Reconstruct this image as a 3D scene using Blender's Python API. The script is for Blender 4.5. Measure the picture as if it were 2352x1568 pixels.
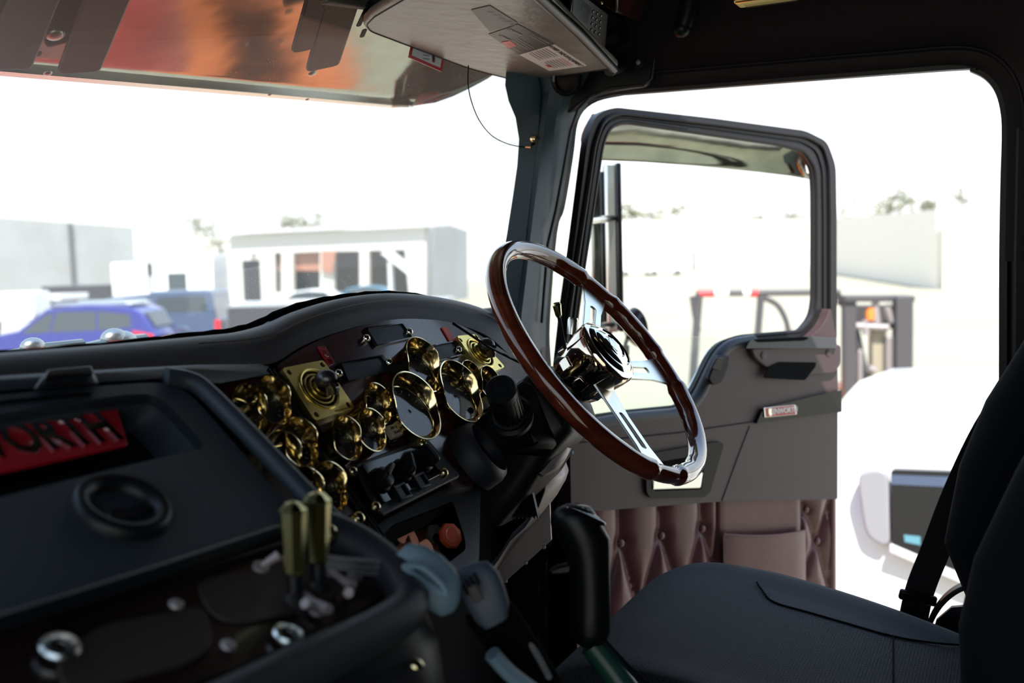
import bpy, bmesh, math, random
from math import sin, cos, pi, radians, atan2, sqrt, tan
from mathutils import Vector, Matrix, Quaternion, noise
from mathutils.geometry import tessellate_polygon
random.seed(7)
for o in list(bpy.data.objects): bpy.data.objects.remove(o)
SC = bpy.context.scene
COL = SC.collection
V = Vector
# ------------------------------------------------------------------ camera
FPX = 35 / 36 * 2352
CAM = V((-.85, 0, 1.05))
BEAR, PITCH, ROLL = radians(63), radians(4.85), .028
DV = V((sin(BEAR) * cos(PITCH), cos(BEAR) * cos(PITCH), -sin(PITCH)))
_R0 = DV.cross(V((0, 0, 1))).normalized(); _U0 = _R0.cross(DV)
UV_ = _U0 * cos(ROLL) + _R0 * sin(ROLL); RV = _R0 * cos(ROLL) - _U0 * sin(ROLL)
cd = bpy.data.cameras.new('camera'); cam = bpy.data.objects.new('camera', cd); COL.objects.link(cam)
cam.matrix_world = Matrix(((RV.x, UV_.x, -DV.x, CAM.x), (RV.y, UV_.y, -DV.y, CAM.y), (RV.z, UV_.z, -DV.z, CAM.z), (0, 0, 0, 1)))
cd.lens = 35; cd.sensor_width = 36; cd.clip_start = .02; cd.clip_end = 2000
cd.dof.use_dof = True; cd.dof.focus_distance = 1.5; cd.dof.aperture_fstop = 3.8
SC.camera = cam
# ------------------------------------------------------------------ light
W = bpy.data.worlds.new('world'); SC.world = W; W.use_nodes = True
_nt = W.node_tree; _bg = _nt.nodes['Background']
_tc = _nt.nodes.new('ShaderNodeTexCoord'); _sp = _nt.nodes.new('ShaderNodeSeparateXYZ'); _cr = _nt.nodes.new('ShaderNodeValToRGB')
_nt.links.new(_tc.outputs['Generated'], _sp.inputs[0]); _nt.links.new(_sp.outputs['Z'], _cr.inputs[0])
_cr.color_ramp.elements[0].position = 0.0; _cr.color_ramp.elements[0].color = (1, 1, 1, 1)
_cr.color_ramp.elements[1].position = .40; _cr.color_ramp.elements[1].color = (.64, .81, 1.0, 1)
_e = _cr.color_ramp.elements.new(1.0); _e.color = (.34, .56, 1.0, 1)
_nt.links.new(_cr.outputs[0], _bg.inputs[0]); _bg.inputs[1].default_value = 1.7
sl = bpy.data.lights.new('sun', 'SUN'); sun = bpy.data.objects.new('sun', sl); COL.objects.link(sun)
sl.energy = 9.5; sl.angle = radians(.6); sl.color = (1, .95, .86)
SUN_FROM = V((-.55, -.35, .95)).normalized()          # direction the light comes from
sun.rotation_euler = (-SUN_FROM).to_track_quat('-Z', 'Y').to_euler()
VS = SC.view_settings
SC.display_settings.display_device = 'sRGB'
VS.view_transform = 'Standard'; VS.look = 'None'; VS.exposure = 0.0; VS.gamma = 1.0; VS.use_curve_mapping = False
SC.cycles.use_denoising = True
SC.cycles.max_bounces = 10; SC.cycles.transparent_max_bounces = 16; SC.cycles.sample_clamp_indirect = 6
# ------------------------------------------------------------------ pixel helpers (2352 x 1568 frame)
def ray(x, y): return DV + RV * ((x - 1176) / FPX) - UV_ * ((y - 784) / FPX)
def at(x, y, d): return CAM + ray(x, y) * d
def hit(x, y, O, N):
    r = ray(x, y); N = V(N); return CAM + r * ((V(O) - CAM).dot(N) / r.dot(N))
def onx(x, y, X): return hit(x, y, (X, 0, 0), (1, 0, 0))
def ony(x, y, Y): return hit(x, y, (0, Y, 0), (0, 1, 0))
def onz(x, y, Z): return hit(x, y, (0, 0, Z), (0, 0, 1))
def depth(P): return (P - CAM).dot(DV)
class Pl:                                             # a real plane in the cab: X to the right, V up the slope, N out of it
    def __init__(s, O, th, al):
        t, a = radians(th), radians(al); s.O = V(O)
        s.X = V((cos(t), sin(t), 0)); s.N = V((sin(t) * cos(a), -cos(t) * cos(a), sin(a))); s.V = s.N.cross(s.X)
    def p(s, x, y, h=0): return hit(x, y, s.O + s.N * h, s.N)
    def ps(s, pts, h=0): return [s.p(a, b, h) for a, b in pts]
    def w(s, u, v, h=0): return s.O + s.X * u + s.V * v + s.N * h
# ------------------------------------------------------------------ materials
def M(name, col, rough=.5, metal=0, spec=.5, coat=0, bump=None, var=None, trans=0, alpha=1, ior=1.45, sheen=0, emit=None, aniso=0):
    m = bpy.data.materials.new(name); m.use_nodes = True; nt = m.node_tree; b = nt.nodes['Principled BSDF']
    I = b.inputs
    I['Base Color'].default_value = (*col, 1); I['Roughness'].default_value = rough; I['Metallic'].default_value = metal
    I['Specular IOR Level'].default_value = spec; I['Coat Weight'].default_value = coat; I['Coat Roughness'].default_value = .06
    I['Transmission Weight'].default_value = trans; I['IOR'].default_value = ior; I['Alpha'].default_value = alpha
    I['Sheen Weight'].default_value = sheen; I['Anisotropic'].default_value = aniso
    if emit: I['Emission Color'].default_value = (*emit[:3], 1); I['Emission Strength'].default_value = emit[3]
    tc = nt.nodes.new('ShaderNodeTexCoord')
    if var:                                           # (second colour, scale, detail, (stretch))
        n = nt.nodes.new('ShaderNodeTexNoise'); n.inputs['Scale'].default_value = var[1]; n.inputs['Detail'].default_value = var[2]
        mp = nt.nodes.new('ShaderNodeMapping'); nt.links.new(tc.outputs['Object'], mp.inputs[0]); nt.links.new(mp.outputs[0], n.inputs['Vector'])
        if len(var) > 3: mp.inputs['Scale'].default_value = var[3]
        r = nt.nodes.new('ShaderNodeValToRGB'); r.color_ramp.elements[0].position = .35; r.color_ramp.elements[1].position = .65
        r.color_ramp.elements[0].color = (*col, 1); r.color_ramp.elements[1].color = (*var[0], 1)
        nt.links.new(n.outputs['Fac'], r.inputs[0]); nt.links.new(r.outputs[0], I['Base Color'])
    if bump:                                          # (kind, scale, strength, distance)
        if bump[0] == 'noise':
            n = nt.nodes.new('ShaderNodeTexNoise'); n.inputs['Scale'].default_value = bump[1]; n.inputs['Detail'].default_value = 3; out = n.outputs['Fac']; vi = n.inputs['Vector']
        elif bump[0] == 'voro':
            n = nt.nodes.new('ShaderNodeTexVoronoi'); n.inputs['Scale'].default_value = bump[1]; out = n.outputs['Distance']; vi = n.inputs['Vector']
        elif bump[0] == 'weave':
            n = nt.nodes.new('ShaderNodeTexBrick'); n.inputs['Scale'].default_value = bump[1]; n.inputs['Mortar Size'].default_value = .07; out = n.outputs['Fac']; vi = n.inputs['Vector']
            n.inputs['Mortar Smooth'].default_value = .6
            n.inputs['Color1'].default_value = (col[0] * 1.6, col[1] * 1.7, col[2] * 1.8, 1); n.inputs['Color2'].default_value = (col[0] * .8, col[1] * .8, col[2] * .9, 1); n.inputs['Mortar'].default_value = (col[0] * .3, col[1] * .3, col[2] * .3, 1); nt.links.new(n.outputs['Color'], I['Base Color'])
        else:
            n = nt.nodes.new('ShaderNodeTexWave'); n.inputs['Scale'].default_value = bump[1]; n.bands_direction = bump[0]; out = n.outputs['Fac']; vi = n.inputs['Vector']
        nt.links.new(tc.outputs['Object'], vi)
        bp = nt.nodes.new('ShaderNodeBump'); bp.inputs['Strength'].default_value = bump[2]; bp.inputs['Distance'].default_value = bump[3]
        nt.links.new(out, bp.inputs['Height']); nt.links.new(bp.outputs[0], I['Normal'])
    return m
grain = ('voro', 900, .35, .0006)
m_plastic = M('black_plastic', (.006, .007, .009), .38, spec=.32)
m_grip = M('grip_black', (.003, .004, .005), .36, spec=.35)
m_gloss = M('gloss_black', (.006, .006, .008), .08)
m_dash = M('dash_vinyl', (.022, .025, .032), .45, spec=.38, bump=grain)
m_lid = M('lid_plastic', (.028, .038, .050), .46, bump=('voro', 700, .4, .0006))
m_pillar = M('pillar_vinyl', (.040, .068, .090), .5, bump=('voro', 700, .5, .0008))
m_trimdark = M('trim_dark', (.005, .0045, .005), .6, spec=.3, bump=('noise', 60, .2, .004))
m_header = M('header_vinyl', (.006, .0035, .005), .55, spec=.25, bump=('noise', 35, .3, .006))
m_door = M('door_vinyl', (.062, .038, .042), .45, bump=('X', 160, .15, .0008))
m_doortop = M('door_top_vinyl', (.055, .055, .062), .38, bump=grain)
m_burg = M('burgundy_vinyl', (.125, .048, .050), .34, var=((.10, .036, .040), 14, 3), bump=('noise', 90, .12, .002))
m_rubber = M('rubber', (.009, .007, .008), .5)
m_frame = M('door_frame_paint', (.013, .012, .015), .36)
m_gold = M('gold_chrome', (.93, .77, .44), .11, 1, bump=('noise', 25, .04, .002))
m_brass = M('brass_plate', (1.0, .82, .29), .30, 1, bump=('noise', 130, .12, .0008))
m_goldsat = M('pale_gold', (.78, .70, .42), .22, 1)
m_goldlev = M('lever_gold', (.50, .45, .20), .22, 1)
m_chrome = M('chrome', (.80, .80, .80), .07, 1)
m_hub = M('warm_chrome', (.82, .72, .60), .06, 1)
m_alu = M('polished_alloy', (.80, .83, .80), .28, 1)
m_steel = M('brushed_steel', (.36, .32, .32), .45, .5, bump=('noise', 300, .05, .001))
m_wood = M('burl_wood', (.060, .013, .015), .2, coat=.35, var=((.022, .007, .009), 38, 6))
m_rim = M('mahogany_rim', (.12, .024, .010), .10, coat=1, var=((.065, .012, .007), 9, 4, (1, 1, 6)))
m_wood2 = M('dark_veneer', (.016, .007, .006), .3, coat=.3, var=((.010, .005, .005), 20, 4, (1, 8, 1)))
m_screen = M('display_glass', (.014, .022, .034), .35, spec=.25, bump=('noise', 18, .05, .003))
m_face = M('gauge_face', (.014, .014, .020), .5)
m_needle = M('needle_red', (.55, .03, .02), .5)
m_white = M('white_print', (.75, .75, .72), .6)
m_cream = M('cream_button', (.60, .55, .42), .4)
m_black = M('matt_black', (.003, .003, .004), .8, spec=.1)
m_redbadge = M('red_badge', (.42, .008, .022), .3, coat=.6)
m_orangesw = M('red_sticker', (.62, .06, .04), .45)
m_seat = M('seat_weave', (.009, .013, .019), .75, bump=('weave', 60, 1.0, .006), sheen=.10)
m_seat2 = M('seat_bolster_fabric', (.008, .014, .022), .8, bump=('noise', 500, .3, .0006), sheen=.12)
m_belt = M('belt_webbing', (.006, .006, .008), .6, bump=('Z', 300, .4, .001))
m_visor = M('visor_vinyl', (.205, .185, .165), .38, var=((.17, .150, .135), 11, 5), bump=('noise', 30, .5, .006))
m_sticker = M('white_label', (.72, .66, .62), .5)
m_greylabel = M('dark_label', (.055, .048, .048), .45)
m_ink = M('label_ink', (.03, .03, .04), .6)
m_greyink = M('pale_grey_ink', (.42, .38, .37), .6)
m_stain = M('stainless', (.31, .34, .29), .11, 1, var=((.17, .19, .16), 6, 7), bump=('noise', 3.5, .12, .02))
m_galv = M('grey_bracket', (.008, .026, .028), .45, 0, spec=.25)
m_bolt = M('bolt_zinc', (.42, .44, .42), .32, 1)
m_skull = M('skull_pewter', (.11, .10, .11), .3, .85, bump=('noise', 200, .3, .002))
m_copper = M('sunlit_copper', (.80, .28, .14), .38, .35, bump=('noise', 200, .1, .001))  # copper tone, brightened to stand in for warm sunlight on the tray
m_valvered = M('valve_red', (.85, .13, .05), .45)
m_handset = M('handset_grey', (.13, .21, .27), .5, bump=('noise', 70, .2, .002))
m_cord = M('cord_grey', (.13, .14, .15), .5)
m_felt = M('felt_black', (.003, .003, .003), 1, spec=.05, bump=('noise', 250, 1, .004))
m_carpet = M('floor_mat', (.006, .006, .007), .9, spec=.1)
m_headliner = M('headliner', (.005, .004, .005), .95, spec=.1)
m_green = M('dark_green_paint', (.008, .05, .035), .35)
m_blue = M('blue_plug', (.02, .30, .50), .4)
# ------------------------------------------------------------------ mesh helpers
OR = {}
def props(o, label=None, cat=None, group=None, kind=None):
    if label: o['label'] = label
    if cat: o['category'] = cat
    if group: o['group'] = group
    if kind: o['kind'] = kind
def root(name, label, cat, loc=(0, 0, 0), rz=0, group=None, kind=None, local=False):
    o = bpy.data.objects.new(name, None); COL.objects.link(o); o.location = loc; o.rotation_euler = (0, 0, rz)
    o.empty_display_size = .05
    props(o, label, cat, group, kind); OR[o.name] = V((0, 0, 0)) if local else V(loc); return o
def put(name, vf, mat, parent=None, bev=0, seg=2, ang=35, sub=0, label=None, cat=None, group=None, kind=None, mats=None, fm=None):
    vs, fs = vf[0], vf[1]
    vs = [V(v) for v in vs]
    if parent is not None: L = OR[parent.name]
    else:
        L = V((sum(v.x for v in vs) / len(vs), sum(v.y for v in vs) / len(vs), min(v.z for v in vs)))
    me = bpy.data.meshes.new(name); me.from_pydata([v - L for v in vs], [], fs)
    me.materials.append(mat)
    for q in mats or []: me.materials.append(q)
    bm = bmesh.new(); bm.from_mesh(me); bmesh.ops.recalc_face_normals(bm, faces=bm.faces); bm.to_mesh(me); bm.free()
    if fm:
        for p in me.polygons: p.material_index = fm(p.center + L)
    for p in me.polygons: p.use_smooth = True
    me.set_sharp_from_angle(angle=radians(ang))
    o = bpy.data.objects.new(name, me); COL.objects.link(o)
    if parent is None: o.location = L
    else: o.parent = parent
    OR[o.name] = L
    if bev:
        b = o.modifiers.new('bevel', 'BEVEL'); b.width = bev; b.segments = seg; b.limit_method = 'ANGLE'; b.angle_limit = radians(35)
        b.harden_normals = False
    if sub:
        s = o.modifiers.new('sub', 'SUBSURF'); s.levels = sub; s.render_levels = sub
    props(o, label, cat, group, kind); return o
def join(*vfs):
    vs, fs = [], []
    for a in vfs:
        n = len(vs); vs += list(a[0]); fs += [tuple(i + n for i in f) for f in a[1]]
    return vs, fs
def box(c, s, ax=None):
    c = V(c); ax = ax or (V((1, 0, 0)), V((0, 1, 0)), V((0, 0, 1)))
    vs = [c + ax[0] * (s[0] / 2 * i) + ax[1] * (s[1] / 2 * j) + ax[2] * (s[2] / 2 * k) for k in (-1, 1) for j in (-1, 1) for i in (-1, 1)]
    return vs, [(0, 1, 3, 2), (4, 6, 7, 5), (0, 4, 5, 1), (2, 3, 7, 6), (0, 2, 6, 4), (1, 5, 7, 3)]
def bb(x0, x1, y0, y1, z0, z1): return box(((x0 + x1) / 2, (y0 + y1) / 2, (z0 + z1) / 2), (x1 - x0, y1 - y0, z1 - z0))
def prism(pts, vec):
    n = len(pts); vec = V(vec); vs = [V(p) for p in pts] + [V(p) + vec for p in pts]
    return vs, [tuple(range(n)), tuple(range(2 * n - 1, n - 1, -1))] + [(i, (i + 1) % n, (i + 1) % n + n, i + n) for i in range(n)]
def plate(outer, holes, vec):                         # flat plate with holes
    vec = V(vec); loops = [[V(p) for p in outer]] + [[V(p) for p in h] for h in holes]
    flat = [p for l in loops for p in l]; n = len(flat)
    tri = [tuple(t) for t in tessellate_polygon(loops)]
    vs = flat + [p + vec for p in flat]; fs = tri + [tuple(i + n for i in reversed(t)) for t in tri]; k = 0
    for l in loops:
        m = len(l); fs += [(k + i, k + (i + 1) % m, k + (i + 1) % m + n, k + i + n) for i in range(m)]; k += m
    return vs, fs
def rnd(pts, r, n=5, closed=True):
    pts = [V(p) for p in pts]; out = []; m = len(pts)
    for i, p in enumerate(pts):
        if not closed and i in (0, m - 1): out.append(p); continue
        a, b = pts[i - 1], pts[(i + 1) % m]; rr = r[i] if isinstance(r, (list, tuple)) else r
        da, db = a - p, b - p; ra, rb = min(rr, da.length * .48), min(rr, db.length * .48)
        if rr <= 0: out.append(p); continue
        A, B = p + da.normalized() * ra, p + db.normalized() * rb
        for k in range(n + 1):
            t = k / n; out.append(A * (1 - t) ** 2 + p * (2 * t * (1 - t)) + B * t * t)
    return out
def smoothp(pts, n=6, closed=False):                  # Catmull-Rom through points
    pts = [V(p) for p in pts]; m = len(pts); out = []
    g = (lambda i: pts[i % m]) if closed else (lambda i: pts[max(0, min(m - 1, i))])
    for i in range(m if closed else m - 1):
        p0, p1, p2, p3 = g(i - 1), g(i), g(i + 1), g(i + 2)
        for k in range(n):
            t = k / n; out.append(.5 * ((2 * p1) + (p2 - p0) * t + (2 * p0 - 5 * p1 + 4 * p2 - p3) * t * t + (3 * p1 - p0 - 3 * p2 + p3) * t ** 3))
    if not closed: out.append(pts[-1])
    return out
def circ(r, n=12, r2=None): return [(r * cos(2 * pi * i / n), (r2 or r) * sin(2 * pi * i / n)) for i in range(n)]
def loft(rings, closed_ring=True, caps=True, loop=False):
    n = len(rings[0]); vs = [V(p) for r in rings for p in r]; fs = []; m = len(rings)
    for j in range(m if loop else m - 1):
        a, b = j * n, ((j + 1) % m) * n
        for i in range(n if closed_ring else n - 1): fs.append((a + i, a + (i + 1) % n, b + (i + 1) % n, b + i))
    if caps and closed_ring and not loop: fs += [tuple(range(n)), tuple(range((m - 1) * n, m * n))]
    return vs, fs
def sweep(path, prof, closed=False, up=None, caps=True, scale=None):
    path = [V(p) for p in path]; m = len(path); rings = []
    if up is None or isinstance(up, str):
        t0 = (path[1] - path[0]).normalized(); u = t0.orthogonal().normalized()
    for i in range(m):
        if closed: t = (path[(i + 1) % m] - path[i - 1]).normalized()
        else: t = (path[min(i + 1, m - 1)] - path[max(i - 1, 0)]).normalized()
        if up is None: u = (u - t * u.dot(t)).normalized(); w = t.cross(u)
        else: w = V(up); w = (w - t * w.dot(t)).normalized(); u = w.cross(t)
        s = scale[i] if scale else 1
        rings.append([path[i] + u * (a * s) + w * (b * s) for a, b in prof])
    return loft(rings, True, caps, closed)
def tube(path, r, n=12, closed=False, scale=None): return sweep(path, circ(r, n), closed, scale=scale)
def lathe(prof, c, ax, n=28, caps=True, ref=None):
    c = V(c); ax = V(ax).normalized(); u = (V(ref) - ax * V(ref).dot(ax)).normalized() if ref is not None else ax.orthogonal().normalized(); w = ax.cross(u)
    rings = [[c + ax * h + (u * cos(2 * pi * i / n) + w * sin(2 * pi * i / n)) * r for i in range(n)] for r, h in prof]
    return loft(rings, True, caps)
def ell(c, s, ax=None, n=16, m=10):
    c = V(c); ax = ax or (V((1, 0, 0)), V((0, 1, 0)), V((0, 0, 1))); rings = []
    for j in range(m + 1):
        f = -pi / 2 + pi * j / m; f = max(-1.5, min(1.5, f))
        rings.append([c + ax[0] * (s[0] * cos(f) * cos(2 * pi * i / n)) + ax[1] * (s[1] * cos(f) * sin(2 * pi * i / n)) + ax[2] * (s[2] * sin(f)) for i in range(n)])
    return loft(rings)
def dome(c, r, ax, h=None, n=16):
    h = h or r; return lathe([(r * 1.0, 0)] + [(r * cos(a), h * sin(a)) for a in [pi / 2 * k / 6 * .97 for k in range(1, 7)]], c, ax, n)
def text(name, s, size, O, X, Y, mat, parent, ext=.0006, bold=0, align='CENTER', spacing=1.0, wx=1.0):
    cu = bpy.data.curves.new(name, 'FONT'); cu.body = s; cu.size = size; cu.extrude = ext; cu.offset = bold
    cu.align_x = align; cu.align_y = 'CENTER'; cu.space_character = spacing; cu.resolution_u = 2
    t = bpy.data.objects.new('tmp', cu); COL.objects.link(t)
    dg = bpy.context.evaluated_depsgraph_get(); me = bpy.data.meshes.new_from_object(t.evaluated_get(dg))
    bpy.data.objects.remove(t)
    X = V(X).normalized(); Y = V(Y); Y = (Y - X * Y.dot(X)).normalized(); Z = X.cross(Y)
    vs = [V(O) + X * (v.co.x * wx) + Y * v.co.y + Z * v.co.z for v in me.vertices]; fs = [tuple(p.vertices) for p in me.polygons]
    bpy.data.meshes.remove(me)
    o = put(name, (vs, fs), mat, parent); 
    for p in o.data.polygons: p.use_smooth = False
    return o
def struct(name, vf, mat, parent=None, **k): return put(name, vf, mat, parent, kind=None if parent else 'structure', **k)
# ================================================================== CAB SHELL
GZ = -1.6                                             # yard ground
struct('floor', bb(-1.05, .99, -1.25, .97, -.03, 0), m_carpet)
struct('ceiling', bb(-1.05, 1.05, -1.25, 1.02, 1.66, 1.70), m_headliner)
struct('wall_rear', bb(-1.05, 1.05, -1.30, -1.25, -.03, 1.70), m_headliner)
struct('wall_left', plate([(-1.02, -1.25, 0), (-1.02, .97, 0), (-1.02, .97, 1.66), (-1.02, -1.25, 1.66)],
       [rnd([(-1.02, -.55, .05), (-1.02, .75, .05), (-1.02, .70, 1.33), (-1.02, -.55, 1.33)], .1)], (-.05, 0, 0)), m_headliner)
struct('wall_front', bb(-1.02, 1.0, .96, .99, 0, .945), m_black)
# right body side with the door opening
_op = [(1264, 1700), (1264, 1250), (1262, 1100), (1244, 860), (1240, 741), (1257, 533), (1274, 476), (1294, 357), (1306, 272), (1338, 232), (1400, 214), (1500, 205), (2180, 153),
       (2235, 158), (2272, 178), (2296, 212), (2308, 262), (2310, 320), (2307, 420), (2304, 600), (2303, 900), (2296, 1300), (2290, 1700)]
OPEN = [onx(*_op[0], 1.0)] + smoothp([onx(x, y, 1.0) for x, y in _op[1:-1]], 4) + [onx(*_op[-1], 1.0)]
OPEN = [OPEN[0] + V((0, 0, -.01))] + OPEN[1:]
zb = .02
OPEN[0].z = zb; OPEN[-1].z = zb
SLOTS = [[onx(x, y, 1.0) for x, y in ((a - 2, b0), (a + 2.5, b0), (a + 2.5, b1), (a - 2, b1))] for a, b0, b1 in ((1238, 1271, 1284), (1255, 1288, 1342), (1237, 1337, 1392), (1254, 1396, 1451), (1236, 1447, 1502), (1253, 1506, 1556))]
struct('wall_right', plate([(1.0, -1.25, 0), (1.0, .965, 0), (1.0, .965, .80), (1.0, .893, .92), (1.0, .893, 1.66), (1.0, -1.25, 1.66)], [OPEN] + SLOTS, (.05, 0, 0)), m_trimdark)
# rubber seal round the opening
struct('trim_1', sweep(OPEN[1:-1], [(-.006, -.012), (.010, -.012), (.012, 0), (.006, .010), (-.006, .006)], up=(-1, 0, 0)), m_rubber)
# padded header lining above the door
hd = smoothp([onx(x, y, 1.0) for x, y in ((1470, 208), (1600, 198), (1750, 186), (1900, 174), (2050, 163), (2180, 153), (2235, 158), (2272, 178), (2296, 212), (2308, 262), (2310, 330), (2308, 450), (2306, 600))], 3)
rings = []
for i, p in enumerate(hd):
    t = (hd[min(i + 1, len(hd) - 1)] - hd[max(0, i - 1)]).normalized(); no = V((0, t.z, -t.y)); no = no if (no.z > .05 or no.y < 0) else -no
    rings.append([p + V((dx, 0, 0)) + no * o_ for dx, o_ in ((0, -.002), (-.010, .002), (-.016, .012), (-.018, .024), (-.026, .028), (-.034, .036), (-.050, .07), (-.075, .12), (-.12, .18), (-.18, .24))])
struct('trim_2', loft(rings, False), m_header)
struct('trim_3', tube([r[4] for r in rings], .0022, 6), m_header)
# pillar post at the rear of the door opening
struct('trim_4', loft([[V((1.0, y0, z)), V((.975, y0 - .012, z)), V((.965, y0 - .05, z)), V((.955, y0 - .16, z)), V((1.0, y0 - .2, z))]
       for y0, z in [(onx(x, y, 1.0).y - .006, onx(x, y, 1.0).z) for x, y in ((2312, 300), (2306, 600), (2305, 900), (2300, 1300))]]), m_trimdark)
# A pillar cover between the windscreen and the door opening
Lp = [(1128, 790), (1130, 722), (1148, 630), (1164, 540), (1178, 450), (1188, 380), (1192, 320), (1184, 270), (1168, 232), (1160, 196), (1165, 130), (1175, 30)]
Mp = [(1192, 800), (1190, 722), (1202, 630), (1212, 540), (1222, 450), (1230, 380), (1238, 320), (1244, 262), (1250, 210), (1240, 160), (1210, 80), (1180, -20)]
Rp = [(1238, 830), (1240, 741), (1250, 620), (1257, 533), (1277, 463), (1288, 395), (1297, 340), (1304, 285), (1336, 236), (1370, 200), (1400, 120), (1420, 0)]
rings = []
for l, m_, r in zip(Lp, Mp, Rp):
    a = ony(*l, .880); b = ony(*m_, .835); c = onx(*r, .985)
    b2 = b + (a - b) * .12 + V((.0, -.002, 0)); b3 = b + (c - b) * .12 + V((-.010, -.006, 0)); b4 = b + (c - b) * .5 + V((-.016, -.010, 0)); b5 = b + (c - b) * .88 + V((-.008, -.004, 0))
    a0 = a + V((.035, .012, 0))
    rings.append([a0, a, a + (b2 - a) * .5 + V((0, -.004, 0)), b2, b + V((.002, .006, 0)), b3, b4, b5, c, c + V((.03, 0, 0))])
struct('trim_5', loft(rings, False), m_pillar)
# black corner panel over the pillar top, with a speaker and a bolt
cp = rnd([onx(x, y, .965) for x, y in ((1215, -30), (1500, -40), (1508, 90), (1492, 196), (1370, 212), (1330, 236), (1306, 262), (1262, 262), (1240, 190))], [0, .0, .02, .02, .05, .03, .02, .02, .02])
struct('trim_6', prism(cp, (.03, 0, 0)), m_plastic, bev=.004)
struct('trim_7', sweep([onx(x, y, .962) for x, y in ((1508, -20), (1510, 90), (1497, 180), (1478, 196), (1400, 203), (1355, 222), (1328, 250), (1310, 300), (1292, 400), (1277, 480), (1258, 560), (1244, 741))], circ(.0028, 8)), m_rubber)
sp = root('door_speaker', 'small round black speaker grille in the corner panel above the pillar', 'speaker', onx(1303, 182, .93))
put('speaker_ring', lathe([(.030, 0), (.032, .004), (.028, .008), (.024, .006), (.024, 0)], onx(1303, 182, .93), (-1, 0, -.15)), m_gloss, sp)
put('speaker_mesh', lathe([(.024, .0), (.018, .004), (.0, .006)], onx(1303, 182, .93), (-1, 0, -.15), caps=False), m_trimdark, sp)
b = root('panel_bolt', 'small dark screw with washer in the black overhead corner panel', 'screw', onx(1466, 143, .962))
put('washer', lathe([(.012, 0), (.012, .003), (.006, .004)], onx(1466, 143, .962), (-1, 0, 0)), m_plastic, b); put('screw_head', dome(onx(1466, 143, .958), .005, (-1, 0, 0), .003), m_steel, b)
# windscreen glass with a little dust, and its rubber
m_glass = M('windscreen_glass', (1, 1, 1), .0, trans=0)
def glassmat(name, haze, tint, specks):
    m = bpy.data.materials.new(name); m.use_nodes = True; nt = m.node_tree; nt.nodes.clear(); N = nt.nodes.new; L = nt.links.new
    out = N('ShaderNodeOutputMaterial'); tr = N('ShaderNodeBsdfTransparent'); tr.inputs[0].default_value = (*tint, 1)
    gl = N('ShaderNodeBsdfGlossy'); gl.inputs['Roughness'].default_value = .02; lw = N('ShaderNodeLayerWeight'); lw.inputs[0].default_value = .5; pw = N('ShaderNodeMath'); pw.operation = 'POWER'; pw.inputs[1].default_value = 5; L(lw.outputs['Facing'], pw.inputs[0])
    fr = N('ShaderNodeMath'); fr.operation = 'MULTIPLY_ADD'; fr.inputs[1].default_value = .7; fr.inputs[2].default_value = .03; L(pw.outputs[0], fr.inputs[0])
    mx = N('ShaderNodeMixShader'); L(fr.outputs[0], mx.inputs[0]); L(tr.outputs[0], mx.inputs[1]); L(gl.outputs[0], mx.inputs[2])
    df = N('ShaderNodeBsdfTranslucent'); df.inputs[0].default_value = (.9, .9, .9, 1); m2 = N('ShaderNodeMixShader')
    tc = N('ShaderNodeTexCoord'); vo = N('ShaderNodeTexVoronoi'); vo.inputs['Scale'].default_value = 190; L(tc.outputs['Object'], vo.inputs[0])
    ns = N('ShaderNodeTexNoise'); ns.inputs['Scale'].default_value = 7; L(tc.outputs['Object'], ns.inputs['Vector'])
    r = N('ShaderNodeValToRGB'); r.color_ramp.elements[0].position = .0; r.color_ramp.elements[0].color = (specks, specks, specks, 1); r.color_ramp.elements[1].position = .16; r.color_ramp.elements[1].color = (0, 0, 0, 1)
    L(vo.outputs['Distance'], r.inputs[0]); r2 = N('ShaderNodeValToRGB'); r2.color_ramp.elements[0].position = .5; r2.color_ramp.elements[1].position = .62; L(ns.outputs['Fac'], r2.inputs[0])
    mu = N('ShaderNodeMath'); mu.operation = 'MULTIPLY'; L(r.outputs[0], mu.inputs[0]); L(r2.outputs[0], mu.inputs[1])
    ad = N('ShaderNodeMath'); ad.operation = 'ADD'; ad.inputs[1].default_value = haze; L(mu.outputs[0], ad.inputs[0])
    L(ad.outputs[0], m2.inputs[0]); L(mx.outputs[0], m2.inputs[1]); L(df.outputs[0], m2.inputs[2]); L(m2.outputs[0], out.inputs[0]); return m
m_ws = glassmat('windscreen_glass', .06, (.97, .985, .98), .45)
m_dg = glassmat('door_glass', .03, (.94, .97, .955), .12)
wc = [(-1.0, .89), (-.93, .93), (-.8, .955), (-.4, .962), (.4, .962), (.8, .955), (.93, .93), (1.0, .89)]
struct('window_1', loft([[V((x, y, .93)), V((x, y + .005, .93)), V((x, y + .005, 1.66)), V((x, y, 1.66))] for x, y in wc]), m_ws, ang=80)
struct('trim_8', bb(-1.02, .99, .925, .975, 1.475, 1.67), m_headliner)
struct('wall_front_upper' if False else 'trim_9', bb(.985, 1.05, .89, .97, 1.475, 1.67), m_headliner)
# ribbed roof vent strip at the top of the windscreen
rs = root('roof_speaker_strip', 'ribbed grey strip at the top edge of the windscreen behind the sun visor', 'trim strip', ony(830, 2, .90))
A_, B_ = ony(775, -12, .90), ony(905, 6, .90); xa = (B_ - A_).normalized()
put('strip_body', box((A_ + B_) / 2 + V((0, .01, .012)), ((B_ - A_).length * 1.3, .02, .05), (xa, V((0, 1, 0)), xa.cross(V((0, 1, 0))))), M('ribbed_grey', (.16, .15, .13), .6, bump=('X', 260, .9, .002)), rs, bev=.003)
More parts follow.
